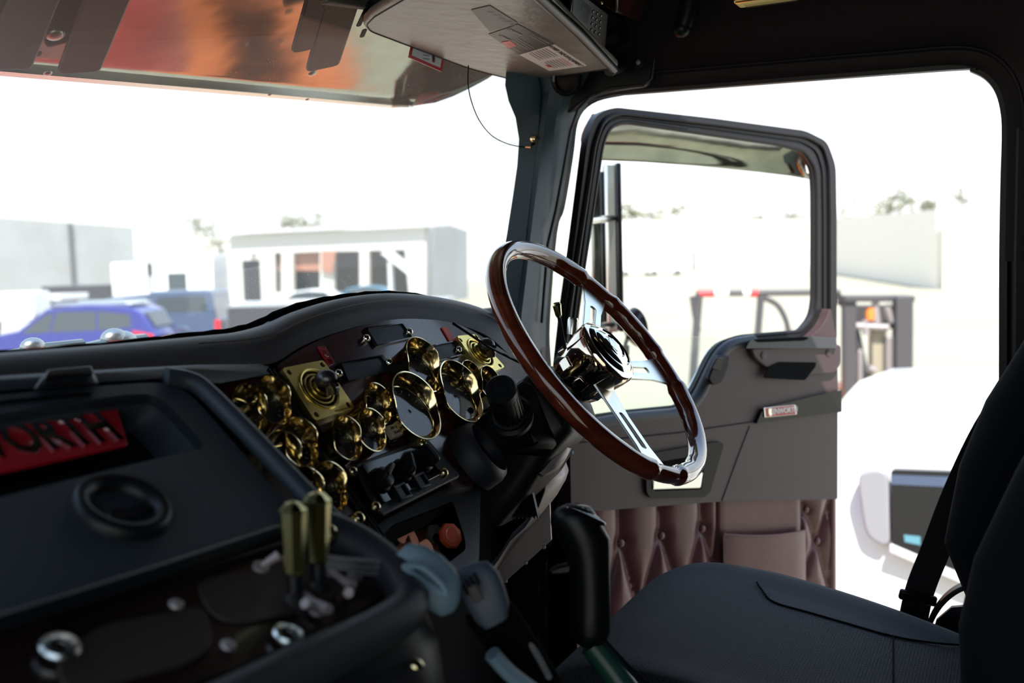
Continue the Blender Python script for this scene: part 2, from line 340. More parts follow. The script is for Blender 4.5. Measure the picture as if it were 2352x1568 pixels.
# ================================================================== OUTSIDE SUN VISOR OF THE TRUCK
vr = root('exterior_sun_visor', 'polished stainless sun visor fixed outside above the windscreen', 'sun visor', (0, 1.1, 1.35))
VB = [ony(x, y, 1.25) for x, y in ((-500, 118), (-200, 147), (0, 166), (250, 187), (500, 208), (700, 225), (830, 237), (900, 243))]
VB += [onx(945, 244, 1.03), onx(1000, 235, 1.05), onx(1040, 221, 1.06), onx(1080, 202, 1.07), onx(1120, 181, 1.075), onx(1150, 160, 1.075)]
BK = V((0, -.33, .135)); VNO = V((0, -.379, -.925)).normalized()
VT = [b + BK for b in VB[:8]]; 
for i, b_ in enumerate(VB[8:]):
    VT.append(V((1.00 + .01 * i, max(.93, b_.y - .30), 1.56)))
rings = []
for b_, t_ in zip(VB, VT):
    rings.append([b_ * (1 - k / 8) + t_ * (k / 8) + VNO * (-.012 * sin(pi * k / 8)) for k in range(9)])
put('visor_panel', loft(rings, False), m_stain, vr, ang=60).modifiers.new('thick', 'SOLIDIFY').thickness = .002
put('visor_lip', sweep(VB[:9], [(-.007, -.002), (.007, -.002), (.007, .002), (-.007, .002)], up=(0, .3, 1)), m_alu, vr)
def vpt(x, y, k=0): return hit(x, y, VB[2] + V((0, -.01, -.008 - k)), VNO)
for (x0, y0), (x1, y1), w in (((-8, 150), (96, -60), .026), ((48, 150), (130, -60), .012), ((178, 158), (262, -60), .030), ((690, 110), (740, -60), .018), ((738, 150), (800, -60), .030)):
    a, c = vpt(x0, y0), vpt(x1, y1); t = (c - a).normalized(); n = VNO; s = t.cross(n)
    put('bracket', prism(rnd([a - s * w, a + s * w, c + s * w, c - s * w], .012), n * .008), m_galv, vr, bev=.003)
for x, y, r in ((127, 80, .0125), (717, 168, .0085), (772, 60, .009), (110, 168, .006), (620, 217, .004), (706, 228, .004)):
    put('rivet', dome(vpt(x, y, 0), r, VNO, r * .4), m_bolt, vr)
for (x0, y0), (x1, y1) in (((822, 60), (850, 0)), ((745, 20), (775, -40)), ((830, 85), (838, 66))):
    a, c = vpt(x0, y0, .012), vpt(x1, y1, .012); s = (c - a).cross(VNO).normalized() * .004
    put('slot', prism(rnd([a - s, a + s, c + s, c - s], .004), V((0, -.001, -.001))), m_galv, vr)
# registration label stuck inside the windscreen top
lb = root('windscreen_label', 'small red bordered paper label stuck at the top of the windscreen', 'label', ony(978, 140, .945))
LP = [ony(x, y, .945) for x, y in ((937, 132), (945, 96), (1023, 110), (1014, 165))]
put('label_border', prism(LP, (0, -.001, 0)), m_redbadge, lb)
c_ = sum(LP, V((0, 0, 0))) / 4
put('label_paper', prism([c_ + (p - c_) * .86 + V((0, -.0015, .003)) for p in LP], (0, -.0005, 0)), M('label_paper', (.52, .55, .60), .6), lb)
lx = (LP[2] - LP[1]).normalized(); lz = V((0, 0, 1))
for k in range(4): put('print_line', box(c_ + V((0, -.003, .010 - .006 * k)) - lx * .008, (.022, .0004, .0009), (lx, V((0, 1, 0)), lz)), m_ink, lb)
put('print_mark', box(c_ + V((0, -.003, -.006)) + lx * .018, (.008, .0004, .012), (lx, V((0, 1, 0)), lz)), m_ink, lb)
put('print_mark', box(c_ + V((0, -.0034, -.010)) + lx * .019, (.005, .0004, .004), (lx, V((0, 1, 0)), lz)), m_redbadge, lb)
# ================================================================== TRUCK FRONT OUTSIDE
m_hood = M('hood_red_paint', (.40, .040, .022), .3, coat=.5)
hb = root('truck_hood', 'red bonnet of the truck seen below the windscreen', 'bonnet', (0, 1.7, .4))
hr = []
for y, z, w in ((1.05, .80, .86), (1.25, .87, .86), (1.5, .892, .84), (1.7, .885, .82), (2.2, .80, .74), (2.6, .72, .68), (2.75, .55, .66)):
    hr.append([V((w * cos(a) * (1 if abs(cos(a)) < .8 else 1), y, z - .55 + .55 * max(0, sin(a)) ** .28)) for a in [pi * k / 16 for k in range(17)]] + [V((-w, y, 0)), V((w, y, 0))])
put('hood_panel', loft(hr), m_hood, hb)
for i, (x, y, yy, r) in enumerate(((255, 792, 1.5, .030), (100, 800, 1.5, .02))):
    p = ony(x, y, yy); put('air_horn_post', tube([p, p - V((0, 0, .08))], .006, 8), m_stain, hb); put('air_horn', tube([p + V((-.1, 0, -.01)), p, p + V((.08, .0, .0))], r * .5, 10), m_stain, hb)
for x, y, a_, b_ in ((262, 800, .05, .016), (410, 783, .05, .014), (110, 815, .05, .012)): put('hood_bulge', ell(ony(x, y, 1.5), (a_, .06, b_ * .9)), m_hood, hb)
for x, y, s in ((262, 778, .02), (75, 796, .016), (280, 788, .024)):
    p = ony(x, y, 1.5); put('hood_fitting', join(ell(p, (s * 1.4, s, s)), tube([p, p - V((0, 0, .09))], s * .5, 8)), m_bolt, hb)
fn = root('truck_fender', 'red front mudguard of the truck seen through the lower door window', 'mudguard', (1.05, 1.5, .4))
fr_ = []
for k in range(15):
    a = pi * k / 14; c0 = V((0, 1.82 - .80 * cos(a) * (1 if k > 0 else 1), -.10 + .66 * max(0, sin(a)) ** .6))
    fr_.append([c0 + V((x, 0, dz)) for x, dz in ((1.06, -.08), (1.10, -.01), (1.2, .02), (1.34, .02), (1.46, -.01), (1.52, -.10), (1.48, -.08), (1.2, -.04), (1.08, -.10))])
put('fender_arch', loft(fr_), m_hood, fn)
ol = root('orange_prop', 'orange loader beside the cab, added unseen to put an orange reflection in the steel visor', 'prop', (3.2, 2.3, GZ))  # added machine, hidden from the camera, gives the visor its orange reflection
m_orange = M('prop_orange', (.75, .17, .04), .4)
put('prop_body', loft([[V((x, y, z)) for x, z in ((2.45, GZ + .3), (2.4, GZ + 1.1), (2.55, GZ + 1.28), (4.1, GZ + 1.22), (4.35, GZ + 1.0), (4.35, GZ + .3))] for y in (1.75, 1.8, 2.75, 2.85)]), m_orange, ol, bev=.03)
put('prop_bucket', loft([[V((x, y, z)) for x, z in ((2.0, GZ + .1), (1.92, GZ + .7), (2.02, GZ + .72), (2.3, GZ + .4), (2.3, GZ + .1))] for y in (1.6, 3.0)]), m_orange, ol)
put('prop_seat', bb(2.9, 3.4, 2.0, 2.5, GZ + 1.2, GZ + 1.3), m_black, ol, bev=.02)
for x in (2.7, 4.0):
    for y in (1.7, 2.9): put('tyre', lathe([(.15, -.1), (.3, -.09), (.3, .09), (.15, .1)], (x, y, GZ + .3), (0, 1, 0), 20), m_rubber, ol)
# ================================================================== DASHBOARD
AL = 37
IP = Pl(at(800, 950, 1.28), 0, AL)                    # instrument panel plane
GP = Pl(at(440, 880, 1.05), 0, 60)                    # glovebox lid plane
db = root('dashboard', 'black padded dashboard with a humped instrument hood along the windscreen', 'dashboard', (.1, .85, .3))
ST = [((-420, 868), (-420, 925)), ((-120, 833), (-120, 885)), ((0, 822), (0, 872)), ((250, 799), (250, 858)), ((430, 780), (445, 846)), ((530, 768), (565, 838)), ((600, 748), (632, 832)), ((660, 722), (690, 797)), ((740, 697), (765, 766)), ((820, 682), (850, 743)),
      ((890, 678), (930, 733)), ((970, 683), (1010, 738)), ((1050, 697), (1075, 752)), ((1110, 716), (1125, 775)), ((1140, 735), (1165, 810)), ((1160, 770), (1205, 845))]
T_, B_ = [], []
for i, (t, b) in enumerate(ST):
    T_.append(ony(*t, .90)); f = min(1, max(0, (i - 4) / 2.0))
    bl, bh = ony(*b, .83), IP.p(*b, .0); B_.append(bl.lerp(bh, f))
T_, B_ = smoothp(T_, 4), smoothp(B_, 4)
rings = []
for t, b in zip(T_, B_):
    d = b - t; n = V((0, -.75, .66)); q = [V((t.x, .985, t.z - .03)), V((t.x, .95, t.z - .012))]
    for k in range(13):
        u = k / 12; q.append(t + d * (u ** 1.25) + n * (.020 * sin(pi * min(1, u * 1.05)) ** .8 * (1 - .5 * u)))
    q.append(b + V((0, .012, -.004))); q.append(b + V((0, .05, -.03)))
    rings.append(q)
put('padded_hood', loft(rings, False), m_dash, db, ang=75)
cr = [t + (b - t) * (.56 ** 1.25) + V((0, -.75, .66)) * .0175 for t, b in zip(T_, B_)]
put('hood_seam', tube(cr[16:], .0011, 6), M('seam_brown', (.07, .055, .055), .5), db)
# carcass under the hood
cz = [IP.p(628, 836, -.012), IP.p(700, 790, -.012), IP.p(780, 756, -.012), IP.p(880, 733, -.012), IP.p(960, 728, -.012), IP.p(1050, 740, -.012), IP.p(1130, 782, -.012), IP.p(1225, 850, -.012), IP.p(1200, 1010, -.012), IP.p(1110, 1110, -.012), IP.p(900, 1262, -.012), IP.p(760, 1330, -.012), IP.p(430, 900, -.012), IP.p(560, 846, -.012)]
put('panel_carcass', prism(cz, IP.N * -.03), m_black, db)  # matt black puts the shade below the gauges into the colour
put('lower_body', bb(-.05, .32, .74, .95, .30, .70), m_black, db)
put('upper_body', bb(-1.0, -.07, .89, .95, .2, .90), m_black, db)
# fillet between hood and passenger side unit
q0 = [ony(x, y, .835) for x, y in ((-420, 915), (0, 868), (300, 850), (480, 840), (620, 832))]
q1 = [GP.p(x, y, .0) for x, y in ((-420, 950), (0, 897), (250, 876), (400, 868), (455, 880))]
q1[-1] = IP.p(505, 880, .012); q2 = IP.p(618, 856, .012)
rings = [[a, a.lerp(b, .35) + V((0, -.004, .006)), a.lerp(b, .7) + V((0, -.003, .006)), b] for a, b in zip(q0, q1)] + [[q0[-1] + V((.002, 0, 0)), q2 + V((0, .004, .002)), q2, q2 + V((0, -.001, -.001))]]
put('shelf_fillet', loft(rings, False), m_lid, db)
# edge ridge beside the gauges
rg = [GP.p(x, y, .004) for x, y in ((380, 866), (430, 874), (470, 896), (560, 985), (660, 1090), (760, 1193), (860, 1290), (905, 1340))]
put('edge_ridge', tube(smoothp(rg, 5), .0105, 14), m_lid, db)
# dark twin divider bars between centre and driver panels
for dx, r in ((0, .0045), (11, .0035)):
    put('divider_bar', tube([IP.p(612 + dx, 850, .002), IP.p(740 + dx, 1045, .002), IP.p(868 + dx, 1232, .002), IP.p(872 + dx, 1300, -.01)], r, 8), m_plastic, db)
# felt strip
ft = [t + V((0, .012, .002)) for t in T_[2:46]]
put('dash_felt', sweep(ft, [(r_ * 1.2, r_ * .8) for r_ in ()] or circ(.006, 10), scale=[.85 + .12 * sin(i * 2.3) + .15 * sin(i * .51) for i in range(len(ft))]), m_felt, None, label='frayed black felt strip along the top edge of the dashboard', cat='felt strip')
# ------------------------------------------------------------------ glovebox / passenger unit
gb = root('glovebox', 'black moulded glovebox with a recessed handle bay and round latch', 'glovebox', GP.p(250, 1150))
lid_px = [(-500, 960), (0, 905), (250, 884), (372, 876), (420, 892), (455, 922), (655, 1152), (700, 1196), (660, 1216), (300, 1330), (60, 1402), (-80, 1420), (-500, 1540)]
bay_px = [(-420, 1030), (0, 948), (300, 904), (350, 905), (385, 925), (468, 1018), (462, 1030), (250, 1078), (0, 1142), (-420, 1240)]
lid = rnd(GP.ps(lid_px), [.02, .1, .1, .03, .02, .02, .05, .008, .02, .1, .04, .02, .02]); bay = rnd(GP.ps(bay_px), [.02, .1, .02, .015, .02, .006, .006, .1, .1, .02])
put('lid', plate(lid, [bay], GP.N * -.012), m_lid, gb, bev=.004, seg=3)
cb = sum(bay, V((0, 0, 0))) / len(bay)
deep = [cb + (p - cb) * .90 - GP.N * .045 + GP.V * .012 for p in bay]
put('handle_bay', loft([bay, [p - GP.N * .02 for p in bay], deep], True, False), m_lid, gb); put('bay_floor', prism(deep, GP.N * -.003), m_plastic, gb)
put('unit_body', prism(rnd(GP.ps([(-520, 935), (0, 893), (372, 862), (440, 880), (905, 1330), (700, 1420), (-520, 1640)], -.055), .01), GP.N * -.02), m_plastic, gb)
# badge in the bay
BPl = Pl(GP.p(130, 1040, -.022), 0, 58)
bdg = [BPl.p(x, y) for x, y in ((-260, 1010), (268, 944), (292, 1028), (-235, 1143))]
put('badge_plate', prism(rnd(bdg, .004), BPl.N * .004), m_redbadge, gb, bev=.001)
bx = (bdg[1] - bdg[0]).normalized(); by = (bdg[0] - bdg[3]); hh = (bdg[1] - bdg[2]).length
bc = sum(bdg, V((0, 0, 0))) / 4
text('badge_lettering', 'KENWORTH', hh * 1.05, (bdg[1] + bdg[2]) / 2 - bx * .012 + BPl.N * .0045, bx, by, m_chrome, gb, ext=.0015, bold=.0018, spacing=1.0, align='RIGHT', wx=.62)
# latch
lc = GP.p(279, 1170)
put('latch_ring', lathe([(.041, -.002), (.040, .006), (.036, .011), (.030, .010), (.024, .002), (.024, -.012)], lc, GP.N, 36, caps=False), m_plastic, gb, ang=80)
put('latch_cup', lathe([(.0245, .0), (.022, -.012), (.001, -.015)], lc, GP.N, 24, caps=False), m_black, gb)
put('latch_grip', prism(rnd([lc + GP.X * a + GP.V * b_ for a, b_ in ((-.024, -.016), (.024, -.014), (.018, .000), (.004, -.004), (-.010, .002), (-.018, -.003))], .005), GP.N * .004), m_plastic, gb, bev=.0015)
put('lid_groove', sweep(smoothp([p - V((0, 0, 0)) + GP.N * .0005 for p in GP.ps([(-300, 962), (0, 926), (140, 912), (205, 907)])], 4), circ(.0022, 6)), m_black, gb)
# block on top
pb = GP.p(150, 893, .004)
ph = root('phone_cradle', 'flat black accessory block on top of the passenger dashboard', 'phone cradle', pb)
bxx = [GP.p(x, y, .012) for x, y in ((78, 893), (222, 880), (212, 852), (98, 862))]
put('block', loft([[p for p in [GP.p(x, y, .002) for x, y in ((70, 900), (232, 886), (222, 862), (92, 872))]], bxx]), m_plastic, ph, bev=.003)
put('pad', prism([GP.p(x, y, .013) for x, y in ((100, 878), (212, 866), (207, 850), (104, 860))], GP.N * .006), m_plastic, ph, bev=.002)
# ------------------------------------------------------------------ instrument panels
ip = root('driver_instrument_panel', 'burl wood instrument panel with gold gauges behind the steering wheel', 'instrument panel', IP.p(900, 950))
wp = [(638, 838), (700, 797), (780, 763), (880, 737), (960, 732), (1050, 744), (1130, 787), (1222, 853), (1190, 1010), (1100, 1110), (1040, 1115), (960, 1010), (822, 1068), (800, 1080)]
put('wood_panel', prism(smoothp(IP.ps(wp[:8]), 4) + IP.ps(wp[8:]), IP.N * -.008), m_wood, ip)
ic = root('centre_instrument_panel', 'burl wood gauge panel between the glovebox and the driver panel', 'instrument panel', IP.p(700, 1050))
put('wood_panel', prism(rnd(IP.ps([(480, 884), (600, 864), (608, 870), (836, 1212), (828, 1225), (700, 1300), (640, 1200)]), .004), IP.N * -.008), m_wood, ic)
put('panel_surround', prism(rnd(IP.ps([(455, 880), (600, 852), (618, 862), (868, 1240), (868, 1300), (700, 1360)], -.009), .004), IP.N * -.006), m_plastic, ic)
def gauge(cx, cy, r, par, hs=1.0, spot=None, needle=200, low=.020):
    c = IP.p(cx, cy, .032); c = c - IP.N * .032; N_, X_, Y_ = IP.N, IP.X, IP.V; n = 44; FH = (low + .008) * hs - .013
    def H(a): 
        s = max(0, min(1, (sin(a) + .35) / .7)); s = s * s * (3 - 2 * s); return (low + .008) * hs + .010 * hs * s + .004 * sin(a)
    R = []
    for i in range(n):
        a = 2 * pi * i / n; d = X_ * cos(a) + Y_ * sin(a); h = H(a)
        R.append([c + d * r * 1.0, c + d * r * 1.0 + N_ * h * .70, c + d * r * 1.03 + N_ * h * .78, c + d * r * 1.10 + N_ * h * .90, c + d * r * 1.10 + N_ * h, c + d * r * 1.06 + N_ * h, c + d * r * .93 + N_ * (FH + (h - FH) * .45), c + d * r * .915 + N_ * (FH + .003), c + d * r * .885 + N_ * (FH + .0025), c + d * r * .885 + N_ * FH])
    g = put('gauge', loft(R, False, False, True), m_gold, par, ang=40)
    put('gauge_face', prism([c + (X_ * cos(a) + Y_ * sin(a)) * r * .89 + N_ * (FH - .001) for a in [2 * pi * k / 32 for k in range(32)]], N_ * .001), m_face, g)
    tk = []
    for k in range(13):
        a = radians(225 - 270 * k / 12); d = X_ * cos(a) + Y_ * sin(a); L = .13 if k % 3 == 0 else .07
        tk.append(box(c + d * r * (.80 - L / 2) + N_ * (FH + .0004), (r * L, r * .018, .0004), (d, N_.cross(d), N_)))
    put('dial_marks', join(*tk), m_white, g)
    a = radians(needle); d = X_ * cos(a) + Y_ * sin(a)
    put('needle', box(c + d * r * .3 + N_ * (FH + .0012), (r * .8, r * .035, .0006), (d, N_.cross(d), N_)), m_needle, g)
    put('needle_cap', dome(c + N_ * (FH + .001), r * .09, N_, .002), m_black, g)
    gl = put('gauge_glass', prism([c + (X_ * cos(q) + Y_ * sin(q)) * r * .9 + N_ * (FH + .002) for q in [2 * pi * k / 32 for k in range(32)]], N_ * .0006), m_lens, g)
    if spot: put('reset_button', dome(c + X_ * r * spot[0] + Y_ * r * spot[1] + N_ * (FH + .0026), r * .11, N_, .004), m_black, g)
m_lens = glassmat('gauge_glass', .035, (.92, .93, .95), .05)
for cx, cy, r, hs, spot, nd in ((967, 843, .0375, 1.2, None, 250), (959, 929, .0455, .95, None, 205), (1062, 896, .0455, .95, (.35, -.62), 215)):
    gauge(cx, cy, r, ip, hs, spot, nd)
for cx, cy in ((876, 920), (863, 980), (806, 998), (1090, 862), (1133, 874)): gauge(cx, cy, .0250, ip, .85, None, 220, .018)
for cx, cy in ((634, 914), (578, 935), (697, 1012), (659, 1044), (765, 1114), (712, 1128)): gauge(cx, cy, .0262, ic, .95, None, 230, .018)
def screw(cx, cy, par, r=.0062, h=.004, mat=None):
    c = IP.p(cx, cy, h); put('dome_screw', lathe([(r * 1.0, -h - .001), (r * 1.02, 0), (r * .85, r * .55), (r * .5, r * .85), (r * .12, r * .98)], c, IP.N, 18), mat or m_chrome, par)
for cx, cy in ((841, 777), (940, 762), (777, 858), (893, 832), (1053, 803), (1020, 946)): screw(cx, cy, ip)
for cx, cy in ((970, 1020), (809, 1083), (1019, 1085), (862, 1163)): screw(cx, cy, ip, .0068, .010, m_goldsat)
screw(822, 1190, ic, .0088, .004, m_goldsat)
for pts in (((838, 757), (922, 745), (945, 777), (862, 796)), ((778, 838), (872, 820), (897, 853), (795, 879)), ((975, 800), (1040, 787), (1062, 815), (990, 834))):
    P4 = IP.ps(pts); c4 = sum(P4, V((0, 0, 0))) / 4
    f = put('display', plate(rnd([c4 + (p - c4) * 1.10 for p in P4], .003), [rnd([c4 + (p - c4) * .96 for p in P4], .003)], IP.N * .004), m_gloss, ip, bev=.0008)
    put('display_screen', prism(P4, IP.N * .0012), m_screen, f)
# red badges
for k, pts in enumerate((((728, 798), (744, 796), (767, 836), (753, 842)), ((1012, 753), (1025, 752), (1047, 786), (1033, 789)))):
    P4 = IP.ps(pts); f = put('badge', prism(P4, IP.N * .0025), m_redbadge if k == 0 else m_orangesw, ip, bev=.0005, label='red enamel strip badge' if k == 0 else 'plain red strip')
    if k == 0:
        yy = (P4[0] - P4[3]); xx = (P4[1] - P4[0]); c4 = sum(P4, V((0, 0, 0))) / 4; cc = c4 + yy * .05 + IP.N * .0027
        put('badge_ring', loft([[cc + (IP.X * cos(a) + IP.V * sin(a)) * (rr) for a in [2 * pi * q / 20 for q in range(20)]] for rr in (.0062, .0054)], True, False), m_chrome, f)
        text('badge_letter', 'K', .0062, cc + IP.V * .0022 + IP.N * .0003, IP.X, IP.V, m_chrome, f, .0002); text('badge_letter', 'W', .0062, cc - IP.V * .0026 + IP.N * .0003, IP.X, IP.V, m_chrome, f, .0002)
        for s in (-.004, -.002, 0, .002, .004): put('badge_line', box(c4 - yy * .34 + xx.normalized() * s + IP.N * .0028, (.0006, .009, .0003), (IP.X, IP.V, IP.N)), m_chrome, f)
        for s in (-.0035, 0, .0035): put('badge_line', box(c4 + yy * .43 + xx.normalized() * s + IP.N * .0028, (.0014, .004, .0003), (IP.X, IP.V, IP.N)), m_chrome, f)
# abs switch
c4 = IP.p(904, 991, .006)
sw = put('switch', box(c4, (.024, .018, .010), (IP.X, IP.V, IP.N)), m_cream, ip, bev=.0012, label='cream switch with black lettering')
put('switch_base', box(c4 - IP.N * .005, (.030, .024, .003), (IP.X, IP.V, IP.N)), m_gloss, ip, bev=.001)
text('switch_text', 'ABS OFF', .0052, c4 + IP.V * .0035 + IP.N * .0052, IP.X, IP.V, m_ink, sw, .0002, .00012); text('switch_text', 'ROAD', .0052, c4 - IP.V * .0035 + IP.N * .0052, IP.X, IP.V, m_ink, sw, .0002, .00012)
c5 = IP.p(1118, 925, .006); sw2 = put('switch', box(c5, (.022, .018, .010), (IP.X, IP.V, IP.N)), m_cream, ip, bev=.0012)
# vents with skull knobs
def vent(pts, par, lab):
    P4 = IP.ps(pts, .010); c = sum(P4, V((0, 0, 0))) / 4; xx = ((P4[1] - P4[0]) + (P4[2] - P4[3])) / 2; yy = ((P4[0] - P4[3]) + (P4[1] - P4[2])) / 2
    a, b_ = xx.length / 2, yy.length / 2; X_, Y_, N_ = xx.normalized(), yy.normalized(), IP.N
    hole = [c + X_ * (a * .74 * cos(t)) + Y_ * (b_ * .74 * sin(t)) for t in [2 * pi * k / 32 for k in range(32)]]
    sc = [[c + X_ * (a * .80 * i) + Y_ * (b_ * .82 * j) + (X_ * cos(t) + Y_ * sin(t)) * .0042 for t in [2 * pi * k / 10 for k in range(10)]] for i in (-1, 1) for j in (-1, 1)]
    v = put('air_vent', plate(rnd(P4, .006), [hole] + sc, N_ * -.010), m_brass, par, bev=.0015, seg=3, label=lab)
    put('vent_ring', sweep(hole, circ(.0022, 8), True), m_brass, v)
    for s in sc: put('screw_hole', prism([p - N_ * .004 for p in s], N_ * -.002), m_black, v)
    put('vent_well', loft([hole, [p - N_ * .014 for p in hole], [c + (p - c) * .3 - N_ * .022 for p in hole]], True, False), m_brass, v)
    for q, dd in ((.62, -.003), (.46, .000), (.31, .003)):
        put('vent_louvre', sweep([c + X_ * (a * .9 * q * cos(t)) + Y_ * (b_ * .9 * q * sin(t)) + N_ * dd for t in [2 * pi * k / 28 for k in range(28)]], [(-.0011, -.0035), (.0011, -.0035), (.0011, .0035), (-.0011, .0035)], True, up=N_), m_brass, v)
    # pewter skull on a short stem
    k0 = c + N_ * .004
    put('vent_stem', tube([c - N_ * .01, k0], .003, 8), m_brass, v)
    F_ = (CAM - k0); F_ = (V((.25, -.9, .1))).normalized(); S_ = F_.cross(V((0, 0, 1))).normalized(); U_ = S_.cross(F_)
    kc = k0 + N_ * .010
    sk = put('skull_knob', join(ell(kc + U_ * .004, (.0125, .0150, .0125), (S_, F_, U_)), loft([[kc + F_ * fx + S_ * (sx * i) + U_ * uz for i, fx, uz in ((-1, f0, u0), (-.6, f0 + .003, u0), (.6, f0 + .003, u0), (1, f0, u0), (.8, f0 - .010, u0), (-.8, f0 - .010, u0))] for sx, f0, u0 in ((.0095, .008, -.001), (.0080, .0105, -.007), (.0062, .0105, -.0125), (.0045, .009, -.0165))])), m_skull, v)
    for s in (-1, 1): put('skull_eye', ell(kc + F_ * .0135 + S_ * .0050 * s + U_ * .0005, (.0030, .0030, .0032), (S_, F_, U_), 10, 8), m_black, sk)
    put('skull_nose', ell(kc + F_ * .0140 - U_ * .0045, (.0013, .002, .0022), (S_, F_, U_), 8, 6), m_black, sk)
    for s in (-.003, -.001, .001, .003): put('skull_tooth', box(kc + F_ * .0138 + S_ * s - U_ * .0105, (.0014, .001, .0035), (S_, F_, U_)), m_skull, sk)
vent(((648, 845), (743, 826), (816, 936), (724, 966)), ip, 'bright brass air vent near the left end')
vent(((1049, 771), (1092, 767), (1160, 842), (1113, 862)), ip, 'brass air vent in shadow near the right end')
put('trim_rod', tube([IP.p(1040, 742, .03), IP.p(1120, 795, .035), IP.p(1212, 842, .04)], .0022, 8), m_gloss, ip)
# heater controls
hp = root('heater_control_panel', 'black heater control panel with three rotary knobs below the gauges', 'control panel', IP.p(930, 1100))
put('surround', prism(rnd(IP.ps([(805, 1073), (970, 1008), (1052, 1098), (868, 1192)], .0), .008), IP.N * .007), m_dash, hp, bev=.002)
put('face_plate', prism(rnd(IP.ps([(826, 1068), (960, 1024), (1012, 1090), (880, 1158)], .008), .004), IP.N * .003), m_gloss, hp, bev=.0008)
for cx, cy, an in ((872, 1104, 25), (923, 1082, 60), (970, 1057, 100)):
    c = IP.p(cx, cy, .011); k = put('rotary_knob', lathe([(.0165, 0), (.0165, .004), (.0135, .006), (.013, .012), (.010, .014)], c, IP.N, 24), m_plastic, hp)
    a = radians(an); d = IP.X * cos(a) + IP.V * sin(a)
    put('knob_grip', prism(rnd([c + IP.N * h + d * u for u, h in ((-.016, .006), (-.014, .026), (.014, .026), (.016, .006))], .006), IP.N.cross(d) * .006), m_plastic, k, bev=.0015)
for cx, cy in ((918, 1133), (962, 1108)):
    c = IP.p(cx, cy, .011); k = put('push_button', plate([c + IP.X * a * .0125 + IP.V * b_ * .0105 for a, b_ in ((-1, -1), (1, -1), (1, 1), (-1, 1))], [[c + IP.X * a * .009 + IP.V * b_ * .007 for a, b_ in ((-1, -1), (1, -1), (1, 1), (-1, 1))]], IP.N * .007), m_plastic, hp, bev=.0008)
    put('button_cap', box(c + IP.N * .002, (.018, .014, .003), (IP.X, IP.V, IP.N)), m_plastic, k)
# lower dash lip and valve tray
lt = root('valve_tray', 'open tray with copper toned brake valve knobs under the heater controls', 'tray', IP.p(960, 1240, -.02))
TP = Pl(IP.p(960, 1235, -.010), 0, 48)
outer = rnd(TP.ps([(868, 1200), (1020, 1120), (1105, 1080), (1100, 1290), (1000, 1340), (868, 1330)], .01), .01)
hole = rnd(TP.ps([(880, 1226), (902, 1204), (1040, 1150), (1068, 1236), (1070, 1262), (1010, 1308), (890, 1330)], .01), .008)
put('tray_surround', plate(outer, [hole], TP.N * -.02), m_plastic, lt, bev=.002)
hc = sum(hole, V((0, 0, 0))) / len(hole)
put('tray_wall', loft([[p - TP.N * .015 for p in hole], [p - TP.N * .05 for p in hole]], True, False), m_black, lt)
put('tray_plate', prism([p - TP.N * .05 for p in hole], TP.N * -.003), m_copper, lt)
def tp(x, y, h): return TP.p(x, y, h)
c = tp(1034, 1230, .002)
k = put('octagonal_knob', lathe([(.0165, -.004), (.0178, 0), (.0162, .004), (.0, .0045)], c, V((-.25, -.85, .5)), 8, caps=False), m_valvered, lt, ang=20, label='orange red octagonal pull knob')
kx = V((-.25, -.85, .5)).normalized(); put('knob_rim_mark', lathe([(.011, .0046), (.010, .0052), (.009, .0046)], c, kx, 24, caps=False), m_copper, k)
put('knob_stem', tube([c, tp(985, 1240, -.045)], .007, 10), m_black, lt)
put('stem_collar', lathe([(.014, 0), (.014, .006), (.008, .007)], tp(995, 1228, -.03), kx, 6), m_steel, lt)
put('hook_tag', prism(rnd([tp(x, y, .0) for x, y in ((912, 1240), (922, 1206), (940, 1200), (958, 1232), (968, 1262), (952, 1262), (938, 1226), (928, 1250))], .004), TP.N * -.003), m_copper, lt, bev=.0008)
put('label_tag', prism(rnd([tp(x, y, .006) for x, y in ((962, 1246), (980, 1236), (992, 1248), (1000, 1278), (978, 1292))], .003), TP.N * -.003), m_copper, lt, bev=.0008)
for x, y in ((893, 1262), (915, 1262)): put('small_nut', lathe([(.006, 0), (.006, .006)], tp(x, y, -.02), kx, 6), m_copper, lt)
# ================================================================== STEERING WHEEL AND COLUMN
WP = Pl(at(1377.5, 822, 1.52), 0, 39); WX, WV, WN, WO = WP.X, WP.V, WP.N, WP.O
sw_ = root('steering_wheel', 'mahogany steering wheel with slotted alloy spokes and domed chrome hub', 'steering wheel', WO)
SPK = [35, -15, -112]; n = 240; RR = .215; rings = []
for i in range(n):
    a = 360 * i / n; d = V((0, 0, 0)) + WX * cos(radians(a)) + WV * sin(radians(a)); g = min(abs((a - s + 180) % 360 - 180) for s in SPK)
    s = 1.0 - .16 * (1 / (1 + math.exp((g - 8.5) * 2.2))) + .06 * math.exp(-((g - 10.2) / 1.6) ** 2)
    bump_ = .0018 * sin(radians(a * 24)) * max(0, 1 - abs(g - 24) / 12)
    q = []
    for k in range(16):
        f = 2 * pi * k / 16; rr = .0148 * s; inner = max(0, -cos(f))
        q.append(WO + d * (RR + cos(f) * (rr - bump_ * inner)) + WN * (sin(f) * (rr * 1.05) + .002))
    rings.append(q)
put('wooden_rim', loft(rings, True, False, True), m_rim, sw_, ang=80)
